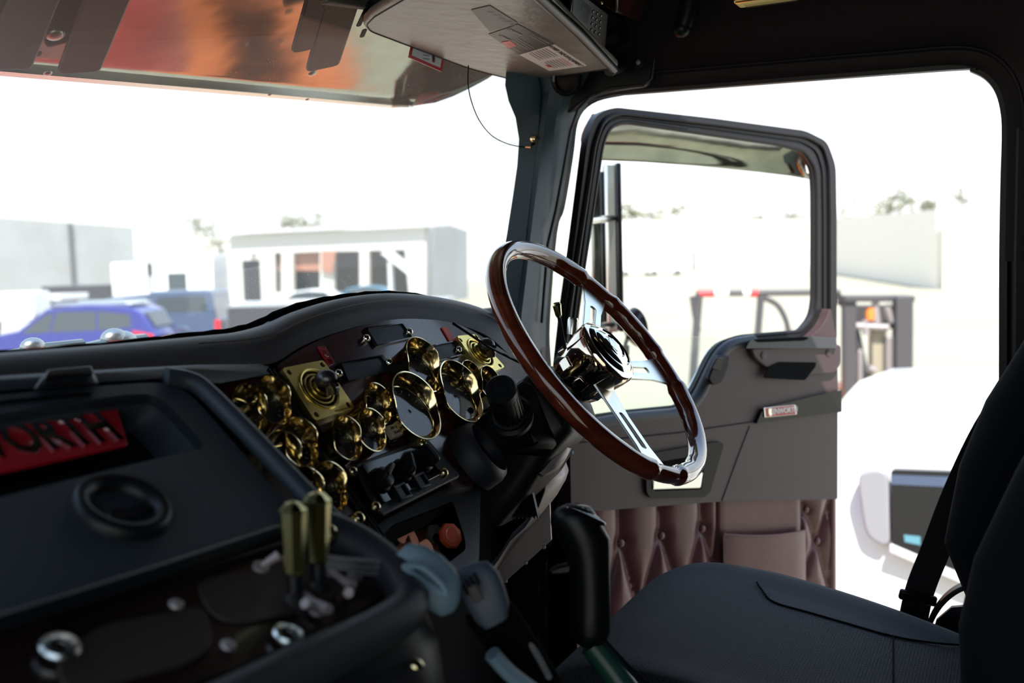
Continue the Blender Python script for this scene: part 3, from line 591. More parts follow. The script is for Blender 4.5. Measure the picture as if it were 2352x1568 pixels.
for s0 in SPK:
    a = radians(s0); d = WX * cos(a) + WV * sin(a); t = WN.cross(d)
    def sp_(r, w, h): return WO + d * r + t * w + WN * h
    ol = [sp_(.035, -.026, -.016), sp_(.10, -.019, -.012), sp_(.16, -.019, -.006), sp_(.206, -.027, -.001), sp_(.206, .027, -.001), sp_(.16, .019, -.006), sp_(.10, .019, -.012), sp_(.035, .026, -.016)]
    hl = rnd([sp_(.095, -.0055, -.0125), sp_(.165, -.0065, -.0055), sp_(.165, .0065, -.0055), sp_(.095, .0055, -.0125)], .005)
    put('spoke', plate(ol, [hl], WN * -.004), m_alu, sw_, bev=.0008)
put('hub_cup', lathe([(.030, -.075), (.034, -.060), (.044, -.056), (.047, -.048), (.0475, -.030), (.052, -.012), (.0545, .002), (.0555, .014), (.0535, .020), (.047, .023)], WO, WN, 48), m_hub, sw_, ang=30)
put('horn_button', lathe([(.047, .022), (.040, .0275), (.036, .0285), (.034, .0265), (.031, .0290), (.022, .0315), (.020, .0295), (.016, .0315), (.008, .0330), (.0005, .0333)], WO, WN, 48, caps=False), m_chrome, sw_, ang=30)
put('horn_emblem', lathe([(.014, .0322), (.014, .0328), (.0, .0345)], WO, WN, 6, caps=False), m_alu, sw_, ang=10)
for k in range(8):
    a = radians(22 + 45 * k); d = WX * cos(a) + WV * sin(a); t = WN.cross(d)
    put('hub_facet', box(WO + d * .048 - WN * .033, (.006, .020, .018), (d, t, WN)), m_hub, sw_, bev=.002)
cl = root('steering_column', 'black steering column shroud with stalks and a grey lower cover', 'steering column', WO - WN * .2)
def cw(x, v, h): return WO + WX * x + WV * v + WN * h
def rr_(cx, cv, h, a, b_, r): return rnd([cw(cx - a, cv - b_, h), cw(cx + a, cv - b_, h), cw(cx + a, cv + b_, h), cw(cx - a, cv + b_, h)], r, 6)
put('column_neck', lathe([(.036, 0), (.036, .05)], WO - WN * .11, WN, 24), m_plastic, cl)
put('upper_shroud', loft([rr_(0, -.005, -.078, .050, .045, .02), rr_(0, -.010, -.090, .066, .058, .03), rr_(0, -.016, -.15, .070, .062, .03), rr_(-.01, -.03, -.21, .075, .07, .03), rr_(-.01, -.04, -.28, .07, .07, .03)]), m_plastic, cl, ang=50)
def cpx(x, y, d): return at(x, y, d)
# stalk pod on the left of the column
pod = []
for (x0, y0), (x1, y1), (x2, y2), (x3, y3), dd in (((1215, 845), (1235, 870), (1330, 975), (1325, 990), 1.56), ((1150, 905), (1212, 868), (1290, 1010), (1240, 1060), 1.50), ((1078, 975), (1140, 935), (1250, 1020), (1105, 1045), 1.47)):
    pod.append(rnd([cpx(x0, y0, dd), cpx(x1, y1, dd), cpx(x2, y2, dd), cpx(x3, y3, dd)], .02, 5))
put('stalk_pod', loft([[p for p in r] for r in [pod[0]]] + [pod[1], pod[2]] + [[p + DV * .05 for p in pod[2]]]), m_plastic, cl, ang=60)
hb1, ht = cpx(1172, 955, 1.455), cpx(1151, 893, 1.38); ax = (ht - hb1).normalized(); Lh = (ht - hb1).length
put('wiper_collar', lathe([(.034, -.006), (.034, .004), (.029, .008), (.029, .004), (.026, .004), (.026, .009), (.022, .010)], hb1, ax, 32), m_plastic, cl)
kn = put('wiper_knob', lathe([(.0205, .004), (.0212, Lh * .5), (.0222, Lh - .006), (.0222, Lh), (.0200, Lh + .003), (.0150, Lh + .003), (.0145, Lh + .001), (.0100, Lh + .001), (.0095, Lh + .002), (.0005, Lh + .002)], hb1, ax, 32, caps=False), m_plastic, cl)
fl = []
for k in range(20):
    a = 2 * pi * k / 20; u = ax.orthogonal().normalized(); w = ax.cross(u); d = u * cos(a) + w * sin(a)
    fl.append(box(hb1 + ax * (Lh * .45) + d * .0214, (.0022, .0025, Lh * .72), (d, ax.cross(d), ax)))
put('knob_ribs', join(*fl), m_plastic, kn)
# gold tipped lever behind the hub
la, lb_ = cpx(1292, 772, 1.50), cpx(1284, 728, 1.49); lt_ = cpx(1279, 700, 1.485)
put('lever_stem', tube([cpx(1298, 800, 1.51), la, lb_], .0028, 8), m_plastic, cl)
put('lever_tip', lathe([(.0035, 0), (.0050, .003), (.0065, (lt_ - lb_).length * .9), (.0068, (lt_ - lb_).length), (.005, (lt_ - lb_).length + .003)], lb_, lt_ - lb_, 16), m_goldsat, cl)
put('lever_tip', lathe([(.007, 0), (.0085, .022), (.007, .026)], cpx(1312, 768, 1.53), cpx(1316, 738, 1.53) - cpx(1312, 768, 1.53), 16), m_alu, cl)
# round pod where the column meets the dash
pc = IP.p(1092, 1050, .0)
put('column_gaiter', lathe([(.050, -.01), (.050, .012), (.046, .022), (.040, .026), (.035, .022), (.033, .010), (.0, .009)], pc, (IP.N + V((.25, 0, 0))), 32), m_dash, cl, ang=60)
# lower covers of brushed grey
def sidepl(pts, X, th, r=.006): return prism(rnd([onx(x, y, X) for x, y in pts], r), (th, 0, 0))
lw_ = []
for (xa_, ya_), (xb_, yb_) in (((1180, 1010), (1326, 940)), ((1200, 1040), (1331, 962)), ((1235, 1085), (1330, 985)), ((1250, 1092), (1318, 1020)), ((1244, 1096), (1292, 1066))):
    p, q = onx(xa_, ya_, .50), onx(xb_, yb_, .60); lw_.append([p, p.lerp(q, .3) + V((-.01, -.008, 0)), p.lerp(q, .6) + V((-.012, -.012, 0)), q, q + V((.04, .03, 0)), p + V((.05, .05, 0))])
put('lower_cover', loft(lw_), m_steel, cl, ang=60)
put('knee_cover', loft([[onx(a, b_, .56), onx(c, d, .60), onx(c, d, .60) + V((.05, .01, 0)), onx(a, b_, .56) + V((.05, .02, 0))] for (a, b_), (c, d) in
    (((1240, 1088), (1284, 1070)), ((1252, 1104), (1292, 1094)), ((1250, 1128), (1285, 1116)), ((1236, 1165), (1264, 1152)), ((1205, 1212), (1228, 1200)), ((1172, 1242), (1196, 1232)), ((1142, 1290), (1156, 1285)), ((1114, 1324), (1124, 1332)))]), m_steel, cl, bev=.003, ang=50)
sdp = [(1262, 1146), (1266, 1240), (1222, 1280), (1141, 1352), (1136, 1308), (1168, 1262), (1200, 1228), (1226, 1200)]
put('side_plate', sidepl(sdp, .62, .003, .002), m_steel, cl)
for x, y in ((1258, 1150), (1250, 1256), (1208, 1292), (1162, 1334), (1050, 1300)): put('plate_screw', dome(onx(x, y, .617), .0035, (-1, 0, 0), .003), m_steel, cl)
# bellows and short lever
bw = []
for k in range(15):
    f = k / 14; r = .036 * (1 - .25 * f) * (1.12 if k % 2 else .95); c = onx(1228 - 60 * f, 1135 + 14 * f, .55 - .02 * f); bw.append((r, c))
a0 = (bw[-1][1] - bw[0][1]).normalized(); u = a0.orthogonal().normalized(); w = a0.cross(u)
put('lever_bellows', loft([[c + (u * cos(t) + w * sin(t)) * r for t in [2 * pi * q / 24 for q in range(24)]] for r, c in bw]), m_rubber, cl, ang=20)
e0, e1 = onx(1172, 1150, .52), onx(1108, 1172, .50)
put('trailer_brake_lever', sweep([e0.lerp(e1, k / 10) for k in range(11)], circ(.014, 14, .009), scale=[.7, .9, 1, 1, 1, 1, 1, 1, .95, .8, .4]), m_door, cl)
put('blue_plug', ell(onx(1309, 1038, .62), (.006, .006, .006)), m_blue, cl)
# ================================================================== OPEN DRIVER DOOR
DP = Pl(V((1.0, .80, 0)), -30, 0)                      # inner face of the open door (hinged at the A pillar)
dr = root('door_1', 'open driver door with moulded grey panel above buttoned burgundy vinyl', 'door', DP.p(1610, 1100), kind='structure')
hole_px = [(1296, 990), (1300, 930), (1330, 700), (1341, 625), (1368, 446), (1385, 330), (1402, 290), (1436, 278), (1620, 305), (1790, 330), (1848, 345), (1874, 385), (1877, 440), (1877, 690), (1870, 728), (1842, 762), (1700, 774), (1662, 786), (1640, 808), (1592, 905), (1560, 935), (1430, 948), (1322, 964)]
outer_px = [(1270, 1000), (1278, 900), (1300, 700), (1314, 600), (1336, 430), (1350, 320), (1368, 264), (1410, 246), (1640, 272), (1850, 300), (1900, 325), (1920, 380), (1922, 500), (1922, 790), (1700, 800), (1670, 810), (1610, 925), (1570, 960), (1430, 975), (1310, 1000)]
hol = rnd(DP.ps(hole_px), .02, 4); out = rnd(DP.ps(outer_px), .02, 4)
put('window_frame', plate(out, [hol], DP.N * -.022), m_frame, dr, bev=.004)
ch = sum(hol, V((0, 0, 0))) / len(hol)
put('frame_seal', sweep([p + DP.N * .003 for p in rnd(DP.ps([(1276, 990), (1282, 900), (1308, 700), (1325, 590), (1348, 440), (1364, 330), (1384, 275), (1420, 260), (1640, 286), (1850, 314), (1888, 335), (1902, 385), (1904, 500), (1904, 760)]), .02, 4, False)], circ(.0045, 8), up=DP.N), m_rubber, dr)
put('glass_run', sweep([p - DP.N * .004 for p in hol], circ(.0055, 8), True, up=DP.N), m_rubber, dr)
put('inner_frame_line', sweep([p + DP.N * .002 for p in rnd(DP.ps([(1290, 980), (1322, 690), (1356, 440), (1374, 325), (1392, 282), (1428, 268), (1630, 295), (1840, 325), (1874, 345), (1888, 390), (1890, 500), (1890, 720)]), .02, 4, False)], circ(.002, 6), up=DP.N), m_plastic, dr)
put('rear_gasket', sweep(DP.ps([(1876, 430), (1877, 690), (1868, 735)], -.02), [(-.006, -.01), (.006, -.01), (.006, .01), (-.006, .01)], up=DP.N), m_alu, dr)
put('window_glass', prism(DP.ps([(1318, 782), (1650, 772), (1640, 808), (1592, 905), (1560, 935), (1430, 948), (1300, 968)], -.02), DP.N * -.004), m_dg, dr)
put('belt_chrome', sweep(DP.ps([(1634, 808), (1612, 850), (1584, 905)], -.035), [(-.010, -.004), (.010, -.004), (.010, .004), (-.010, .004)], up=DP.N), m_alu, dr)
# moulded panel
pan = [(1308, 1000), (1430, 972), (1565, 956), (1606, 926), (1652, 822), (1672, 800), (1712, 786), (1860, 778), (1893, 745), (1908, 705), (1922, 780), (1925, 890), (1924, 1146), (1650, 1152), (1312, 1178)]
put('upper_panel', prism(rnd(DP.ps(pan, .024), [.01, .02, .03, .03, .02, .02, .02, .02, .02, .01, .01, .0, .004, .02, .005]), DP.N * -.05), m_door, dr, bev=.010, seg=4)
put('belt_rail', sweep(rnd(DP.ps([(1310, 985), (1430, 962), (1560, 950), (1600, 920), (1650, 815), (1680, 790), (1730, 782)], .010), .03, 6, False), circ(.014, 12, .016), up=DP.N), m_doortop, dr)
put('grab_shelf', loft([rnd(DP.ps([(1712, 800), (1724, 779), (1860, 772), (1921, 776), (1921, 800)], h), .006) for h in (-.02, .02, .044, .048)] ), m_doortop, dr, bev=.006)
put('grab_panel', prism(rnd(DP.ps([(1714, 798), (1921, 790), (1921, 838), (1905, 856), (1830, 862), (1760, 850), (1722, 820)], .024), .012), DP.N * .014), m_door, dr, bev=.005, seg=3)
put('grab_recess', prism(rnd(DP.ps([(1752, 868), (1764, 842), (1788, 831), (1874, 832), (1872, 842), (1848, 873)], .0385), .006), DP.N * .0015), m_black, dr)
put('shelf_slot', prism(rnd(DP.ps([(1730, 779), (1850, 773), (1858, 777), (1846, 782), (1740, 786)], .048), .004), DP.N * .001), m_black, dr)
for x, y in ((1754, 816), (1903, 810)): put('plug', lathe([(.009, 0), (.009, .001), (.008, .0014)], DP.p(x, y, .0385), DP.N, 18), m_door, dr)
swp = DP.ps([(1618, 868), (1640, 815), (1668, 816), (1664, 845), (1650, 878), (1628, 884)], .026)
wsw = put('window_switch', prism(rnd(swp, .008), DP.N * .012), m_plastic, dr, bev=.003)
put('switch_rocker', prism(rnd(DP.ps([(1630, 845), (1643, 820), (1660, 821), (1652, 850)], .038), .004), DP.N * .006), m_gloss, wsw, bev=.002)
put('panel_crease', tube([DP.p(x, y, .0245) for x, y in ((1312, 1018), (1430, 1006), (1560, 993), (1730, 968))], .0018, 6), m_trimdark, dr)
put('panel_crease', tube([DP.p(x, y, .0245) for x, y in ((1722, 978), (1700, 1035), (1658, 1150))], .0013, 6), m_trimdark, dr)
put('accent_strip', prism(rnd(DP.ps([(1730, 972), (1745, 938), (1770, 930), (1926, 894), (1926, 945), (1850, 955)], .024), .004), DP.N * .010), m_gloss, dr, bev=.003)
bd = DP.ps([(1753, 936), (1826, 929), (1829, 951), (1755, 958)], .035); b4 = sum(bd, V((0, 0, 0))) / 4
bp = put('door_badge', prism(rnd(bd, .002), DP.N * .002), m_chrome, dr, bev=.0005, label='small red name badge')
put('badge_enamel', prism([b4 + (p - b4) * .92 + DP.N * .0022 for p in bd], DP.N * .0004), m_redbadge, bp)
bx = (bd[1] - bd[0]).normalized(); by = bd[0] - bd[3]
text('badge_lettering', 'KENWORTH', .0175, b4 + bx * .009 + DP.N * .0028, bx, by, m_white, bp, .0003, .0005, spacing=.92)
put('badge_mark', prism([b4 + bx * u + by.normalized() * v_ + DP.N * .0028 for u, v_ in ((-.040, .008), (-.030, .009), (-.031, -.008), (-.037, -.009), (-.041, -.003))], DP.N * .0005), m_chrome, bp)
hs_ = put('handle_surround', plate(rnd(DP.ps([(1478, 1070), (1490, 1040), (1600, 1020), (1650, 1012), (1657, 1020), (1625, 1130), (1612, 1140), (1490, 1143), (1480, 1130)], .025), .008), [rnd(DP.ps([(1492, 1082), (1500, 1060), (1560, 1050), (1606, 1042), (1612, 1060), (1606, 1122), (1497, 1126)], .025), .005)], DP.N * .008), m_plastic, dr, bev=.003, label='dark door handle surround')
put('handle_bowl', prism(rnd(DP.ps([(1492, 1082), (1500, 1060), (1606, 1042), (1612, 1060), (1606, 1122), (1497, 1126)], .0248), .005), DP.N * .001), m_black, hs_)
put('door_handle', loft([DP.ps(q, h) for q, h in (([(1498, 1092), (1616, 1082), (1610, 1122), (1497, 1126)], .028), ([(1500, 1094), (1614, 1084), (1609, 1120), (1499, 1124)], .036))]), m_chrome, dr, bev=.003, seg=3, label='chrome door pull')
put('door_shell', prism(DP.ps([(1345, 1010), (1560, 965), (1700, 830), (1920, 790), (1920, 1620), (1345, 1900)], -.03), DP.N * -.035), M('door_shell_red', (.35, .02, .02), .3, coat=.5), dr)
put('door_edge', prism(DP.ps([(1288, 1010), (1350, 1010), (1350, 1900), (1278, 1900)], -.03), DP.N * -.035), m_black, dr)
# buttoned burgundy lower panel
btn = [(1426, 1247), (1519, 1230), (1613, 1214), (1851, 1170), (1877, 1242), (1838, 1330), (1333, 1264), (1380, 1420), (1470, 1400), (1568, 1385)]
def duv(x, y): p = DP.p(x, y) - DP.O; return (p.dot(DP.X), p.dot(DP.V))
B2 = [duv(*b_) for b_ in btn]; SEG = []
def sg(a, b_): SEG.append((duv(*a), duv(*b_)))
for (x, y), top in zip(btn[:3] + [btn[6]], (1168, 1161, 1154, 1174)): sg((x, y), (x - 2, top))
for a, b_ in (((1426, 1247), (1380, 1420)), ((1426, 1247), (1470, 1400)), ((1519, 1230), (1470, 1400)), ((1519, 1230), (1568, 1385)), ((1613, 1214), (1568, 1385)), ((1613, 1214), (1650, 1330)), ((1333, 1264), (1380, 1420)), ((1851, 1170), (1843, 1145)), ((1851, 1170), (1877, 1242)), ((1877, 1242), (1838, 1330)), ((1877, 1242), (1905, 1150)), ((1877, 1242), (1903, 1340)), ((1851, 1170), (1836, 1190)), ((1838, 1330), (1838, 1400)), ((1838, 1330), (1890, 1420))): sg(a, b_)
PK = [duv(1643, 1152), duv(1838, 1148), duv(1836, 1420), duv(1640, 1440)]
def sd(p, s):
    (ax_, ay), (bx_, by_) = s; vx, vy = bx_ - ax_, by_ - ay; t = max(0, min(1, ((p[0] - ax_) * vx + (p[1] - ay) * vy) / (vx * vx + vy * vy))); return math.hypot(p[0] - ax_ - t * vx, p[1] - ay - t * vy)
u0, u1 = -.02, duv(1921, 1250)[0]; v1 = duv(1500, 1158)[1]; v0 = v1 - .50; nu, nv = 150, 90; vs, fs = [], []
pu0, pu1 = PK[0][0], PK[1][0]
for j in range(nv + 1):
    for i in range(nu + 1):
        u_, v_ = u0 + (u1 - u0) * i / nu, v0 + (v1 + .035 - v0) * j / nv
        if pu0 < u_ < pu1: h = .016 + .004 * min(1, min(u_ - pu0, pu1 - u_) / .02)
        else:
            d = min(sd((u_, v_), s) for s in SEG); db_ = min(math.hypot(u_ - a, v_ - b_) for a, b_ in B2)
            h = .022 * (1 - math.exp(-d / .016)) * (1 - .9 * math.exp(-(db_ / .018) ** 2)) + .002 - .006 * math.exp(-(db_ / .012) ** 2)
            h *= min(1, (u1 - u_) / .012 + .3); h *= min(1, min(abs(u_ - pu0), abs(u_ - pu1)) / .010 + .25)
            if u_ > u1 - .028: h = .012 + .004 * sin(u_ * 500)
        vs.append(DP.w(u_, v_, h - .012)); 
for j in range(nv):
    for i in range(nu): a = j * (nu + 1) + i; fs.append((a, a + 1, a + nu + 2, a + nu + 1))
put('buttoned_panel', (vs, fs), m_burg, dr, ang=80)
for a, b_ in B2: put('button', ell(DP.w(a, b_, .0), (.0095, .0095, .006), (DP.X, DP.V, DP.N)), m_burg, dr)
pw_, pt = PK[1][0] - PK[0][0], duv(1740, 1222)[1]
pr = []; vl_, vr_ = duv(1648, 1221)[1], duv(1838, 1212)[1]
for k in range(9):
    v_ = pt - .32 * k / 8; pr.append([DP.w(pu0 + .004 + (pw_ - .008) * q / 12, v_ + (vl_ + (vr_ - vl_) * q / 12 - pt) * (1 - k / 8) - .006 * sin(pi * q / 12) * (1 if k == 0 else 0), .016 + (.014 * sin(pi * q / 12) ** .6 + .004) * (1 - .2 * (k == 0))) for q in range(13)])
put('map_pocket', loft([[p - DP.N * .006 for p in pr[0]]] + pr, False, False), m_burg, dr, ang=80)
put('pocket_hem', sweep([p + DP.N * .001 for p in pr[0]], circ(.0025, 8), up=DP.N), m_burg, dr)
# rain shield and mirrors outside the door
rv = []
for (xb, yb), (xt, yt), hb_ in (((1352, 366), (1360, 262), -.16), ((1384, 368), (1398, 258), -.165), ((1480, 372), (1490, 258), -.165), ((1600, 381), (1610, 272), -.165), ((1740, 395), (1745, 290), -.165), ((1812, 403), (1812, 300), -.160), ((1846, 408), (1842, 305), -.14), ((1862, 411), (1862, 320), -.11), ((1872, 413), (1880, 340), -.07)):
    a, c = DP.p(xb, yb, hb_), DP.p(xt, yt, -.055)
    rv.append([a.lerp(c, k / 8) - DP.N * (.035 * sin(pi * k / 8)) for k in range(9)])
rs_ = put('rain_shield', loft(rv, False), m_stain, None, ang=70, label='polished metal rain shield over the open door window', cat='rain shield'); rs_.modifiers.new('t', 'SOLIDIFY').thickness = .002
mr = root('door_mirror', 'tall chrome truck mirror outside the open door, seen edge on', 'mirror', at(1400, 760, 2.75))
def mbox(x0, x1, y0, y1, d, dep): 
    a, b_, c = at(x0, y1, d), at(x1, y1, d), at(x0, y0, d); w_ = (b_ - a); hgt = (c - a).length; xx = w_.normalized(); return box(a + w_ / 2 + V((0, 0, 1)) * hgt / 2 + DV * dep / 2, (w_.length, dep, hgt), (xx, V((0, 0, 1)).cross(xx), V((0, 0, 1))))
put('mirror_back', mbox(1364, 1386, 372, 775, 2.78, .05), m_stain, mr, bev=.006)
put('mirror_rim', mbox(1386, 1396, 395, 775, 2.74, .06), m_gloss, mr, bev=.004)
put('mirror_head', mbox(1396, 1424, 372, 760, 2.72, .09), m_alu, mr, bev=.008)
put('mirror_edge', mbox(1422, 1434, 376, 760, 2.70, .05), m_gloss, mr, bev=.004)
rm = mr
mc = at(1462, 752, 2.75); mN = V((.75, -.55, .1)).normalized()
rms = put('round_mirror', lathe([(.004, -.03), (.035, -.022), (.052, -.006), (.056, 0), (.052, .003)], mc, mN, 28), m_gloss, rm)
put('mirror_face', lathe([(.051, .0), (.04, .006), (.0, .012)], mc, mN, 28, caps=False), m_chrome, rms)
put('mirror_arm', tube([at(1400, 735, 2.75), at(1402, 780, 2.75), at(1406, 850, 2.75)], .006, 8), m_plastic, rm)
put('mirror_arm', tube([at(1400, 800, 2.76), at(1432, 805, 2.76), at(1446, 760, 2.76)], .006, 8), m_plastic, rm)
put('mirror_clamp', mbox(1420, 1446, 792, 815, 2.74, .02), m_gloss, rm, bev=.002)
for yy in (500, 745): put('mirror_strut', tube([at(1410, yy, 2.75), DP.p(1352, yy + 8, -.05)], .009, 8), m_stain, mr)
# ================================================================== SEAT
st = root('driver_chair', 'dark charcoal woven fabric driver seat facing the steering wheel', 'seat', (.56, .22, 0))
def topz_(x, y):
    f = (.60 - y) / .74; cx, w = .56, .275; t = (x - cx) / w; return (.532 - .010 * f - .150 * f * f) + .022 * max(0, abs(t) - .62) / .38 - .006 * (1 - t * t)
def onseat(x, y):
    z = .5
    for _ in range(6): p = onz(x, y, z); z = topz_(p.x, p.y)
    return V((p.x, p.y, z + .001))
SEAM = [onseat(*q) for q in ((1738, 1335), (1752, 1358), (1778, 1384), (1860, 1408), (1950, 1434), (2050, 1462), (2150, 1478), (2260, 1490))]
def seamx(y):
    for a, b_ in zip(SEAM, SEAM[1:]):
        if b_.y <= y <= a.y: return a.x + (b_.x - a.x) * (a.y - y) / max(1e-6, a.y - b_.y)
    return SEAM[0].x if y > SEAM[0].y else SEAM[-1].x
def cush(x0, x1, y0, y1, zt, th, n=56, rowf=None):
    rings = []
    for j in range(41):
        f = j / 40; y = y1 + (y0 - y1) * f; e = min(1, f / .22); fr_ = sqrt(max(0, 1 - (1 - e) ** 2)); eb = min(1, (1 - f) / .08); fb = sqrt(max(0, 1 - (1 - eb) ** 2))
        q = []; zt_ = zt(f); hgt = max(.006, th * (.35 + .65 * fr_)); zc = zt_ - th * (1 - fr_) * .75
        w = (x1 - x0) / 2 * (.90 + .10 * fr_); cx = (x0 + x1) / 2
        for k in range(n):
            a = 2 * pi * k / n; c_, s_ = cos(a), sin(a); X = cx + w * math.copysign(abs(c_) ** .42, c_); Z = zc - hgt / 2 + hgt / 2 * math.copysign(abs(s_) ** .55, s_)
            t = (X - cx) / w
            if s_ > 0: Z += .022 * (max(0, abs(t) - .62) / .38) * (1 - max(0, abs(t) - .9) * 8) * min(1, f * 3) * (1 if abs(t) < .9 else .3) - .006 * (1 - t * t)
            q.append(V((X, y, Z)))
        rings.append(q)
    return loft(rings)
zt = lambda f: .532 - .010 * f - .150 * f * f
cu_ = put('seat_cushion', cush(.285, .835, -.14, .60, zt, .16), m_seat, st, ang=70, mats=[m_seat2], fm=lambda c: 1 if (c.x > seamx(c.y) and c.y < .42 and c.z > .36) or c.x > .825 else 0)
put('cushion_seam', tube(smoothp(SEAM, 4), .0016, 6), m_black, cu_)
put('cushion_seam', tube([onseat(2052, y) for y in (1464, 1500, 1540, 1580, 1620)], .0013, 6), m_black, cu_)
put('seat_base', loft([rnd([V((.33, -.1, z)), V((.79, -.1, z)), V((.79, .5, z)), V((.33, .5, z))], .05) for z in (.02, .38)]), m_plastic, st)
bm_ = M('seat_back_fabric', (.0025, .0038, .0055), .95, spec=.2, bump=('noise', 500, .3, .0006))
def bolster(pts, w, dep):                             # stack of rounded sections (centre, half width, half depth)
    return loft([[c + V((cos(a) * wx, sin(a) * dy, 0)) for a in [2 * pi * k / 28 for k in range(28)]] for c, wx, dy in pts])
far = [(V((.75, -.03, .46)), .03, .02), (V((.76, -.02, .50)), .07, .075), (V((.765, -.02, .60)), .085, .115), (V((.765, -.05, .72)), .09, .125), (V((.76, -.09, .82)), .09, .13), (V((.75, -.16, .95)), .085, .13), (V((.73, -.22, 1.08)), .08, .11), (V((.70, -.27, 1.18)), .06, .07), (V((.69, -.29, 1.21)), .02, .02)]
put('side_bolster', bolster(far, 0, 0), bm_, st, ang=80)
near = [(V((.36, -.04, .44)), .03, .02), (V((.36, -.035, .50)), .07, .085), (V((.355, -.045, .62)), .085, .10), (V((.355, -.065, .70)), .088, .105), (V((.36, -.11, .80)), .085, .11), (V((.37, -.18, .95)), .08, .11), (V((.40, -.24, 1.1)), .07, .09), (V((.42, -.28, 1.2)), .02, .02)]
put('side_bolster', bolster(near, 0, 0), bm_, st, ang=80)
put('backrest_pad', loft([[c + V((math.copysign(abs(cos(a)) ** .5, cos(a)) * wx, sin(a) * dy, 0)) for a in [2 * pi * k / 28 for k in range(28)]] for c, wx, dy in ((V((.56, -.11, .44)), .2, .04), (V((.56, -.11, .55)), .25, .08), (V((.56, -.16, .8)), .25, .09), (V((.56, -.24, 1.05)), .23, .08), (V((.56, -.30, 1.25)), .16, .06), (V((.56, -.31, 1.28)), .10, .02))]), bm_, st, ang=80)
# ------------------------------------------------------------------ seat belt
sb = root('seat_belt', 'black seat belt hanging beside the driver seat back with a buckle stop', 'seat belt', onx(2110, 1390, .93))
bpts = [(2420, 780, .97), (2352, 866, .965), (2270, 985, .955), (2200, 1130, .945), (2150, 1260, .935), (2118, 1340, .93), (2102, 1400, .93), (2085, 1500, .92)]
def beltpts(): return [onx(x, y, X) for x, y, X in bpts]
bpn = smoothp(beltpts(), 5); rings = []
for i, p in enumerate(bpn):
    t = (bpn[min(i + 1, len(bpn) - 1)] - bpn[max(0, i - 1)]).normalized(); s = t.cross(V((1, .35, 0))).normalized(); w = .024; nn = t.cross(s)
    rings.append([p - s * w - nn * .0008, p + s * w - nn * .0008, p + s * w + nn * .0008, p - s * w + nn * .0008])
put('webbing', loft(rings), m_belt, sb, ang=30)
b1 = onx(2108, 1372, .925); t = (onx(2102, 1400, .93) - onx(2118, 1340, .93)).normalized(); s = t.cross(V((1, .35, 0))).normalized()
put('belt_stop', box(b1, (.062, .018, .012), (s, t, t.cross(s))), m_plastic, sb, bev=.004)
ar = root('seat_armrest_bracket', 'black curved armrest bracket between the seat back and belt', 'bracket', onx(2160, 1440, .88))
put('bracket_arm', sweep(smoothp([onx(x, y, .90) for x, y in ((2125, 1475), (2140, 1420), (2170, 1375), (2215, 1345), (2290, 1330))], 5), [(-.004, -.014), (.004, -.014), (.004, .014), (-.004, .014)], up=(-1, 0, 0)), m_plastic, ar, bev=.002)
put('bracket_plate', plate([onx(x, y, .89) for x, y in ((2135, 1480), (2150, 1425), (2185, 1395), (2240, 1390), (2260, 1500))], [[onx(x, y, .89) for x, y in ((2157, 1392 + 8), (2163, 1392), (2166, 1400), (2158, 1404))]] if False else [], (.01, 0, 0)), m_plastic, ar)
# ================================================================== GEAR LEVER
gl_ = root('gear_lever', 'tall black gear lever grip standing beside the driver seat', 'gear lever', at(1340, 1568, 1.15))
GD = 1.18
def gp(x, y, d=GD): return at(x, y, d)
rt = RV; 
secs = [(1327, 1158, 30, 20), (1322, 1166, 44, 34), (1320, 1180, 54, 40), (1326, 1200, 62, 44), (1338, 1225, 64, 44), (1346, 1250, 56, 42), (1352, 1280, 50, 40), (1355, 1330, 47, 38), (1357, 1400, 46, 36), (1358, 1450, 44, 34), (1356, 1474, 36, 28), (1354, 1484, 18, 14)]
rings = []
for x, y, w, dp in secs:
    c = gp(x, y); px_ = GD / FPX; tilt = .35 if y < 1240 else .0
    rings.append([c + RV * (cos(a) * w * px_ * (1 if abs(cos(a)) < 2 else 1)) + DV * (sin(a) * dp * px_) - UV_ * (tilt * max(0, cos(a)) * w * px_ * .5) for a in [2 * pi * k / 24 for k in range(24)]])
put('grip', loft(rings), m_grip, gl_, ang=80)
tp_ = [gp(x, y, GD - .022) for x, y in ((1300, 1172), (1330, 1162), (1372, 1178), (1396, 1205), (1388, 1214), (1340, 1192))]
nn = (DV * -1 + UV_ * 1.6).normalized()
cax = (RV - UV_ * .42).normalized(); cn = (cax.cross(DV) * -1); cn = cn if cn.dot(UV_) > 0 else -cn
put('shift_pattern_cap', ell(gp(1346, 1184, GD - .008), (.0265, .018, .0055), (cax, DV, cn)), m_gloss, gl_)
text('shift_pattern_text', '1 3 5', .008, gp(1335, 1176, GD - .012) + cn * .0058, cax, DV, m_greyink, gl_, .0002)
put('trigger', loft([[gp(x, y + k, GD + .0) + DV * q for x, y in ((1312, 1290), (1285, 1296), (1262, 1305), (1262, 1318), (1285, 1318), (1312, 1314)) ] for k, q in ((0, -.008), (0, .008))]), m_plastic, gl_, bev=.003)
put('lever_shaft', tube([gp(1360, 1478, GD + .004), gp(1400, 1530, GD + .002), gp(1450, 1600, GD - .01), gp(1480, 1660, GD - .02)], .016, 14), m_green, gl_)
put('shaft_cover', sweep([gp(1385, 1470, GD - .014), gp(1440, 1530, GD - .018), gp(1500, 1590, GD - .03)], [(-.005, -.002), (.005, -.002), (.005, .002), (-.005, .002)]), m_gloss, gl_)
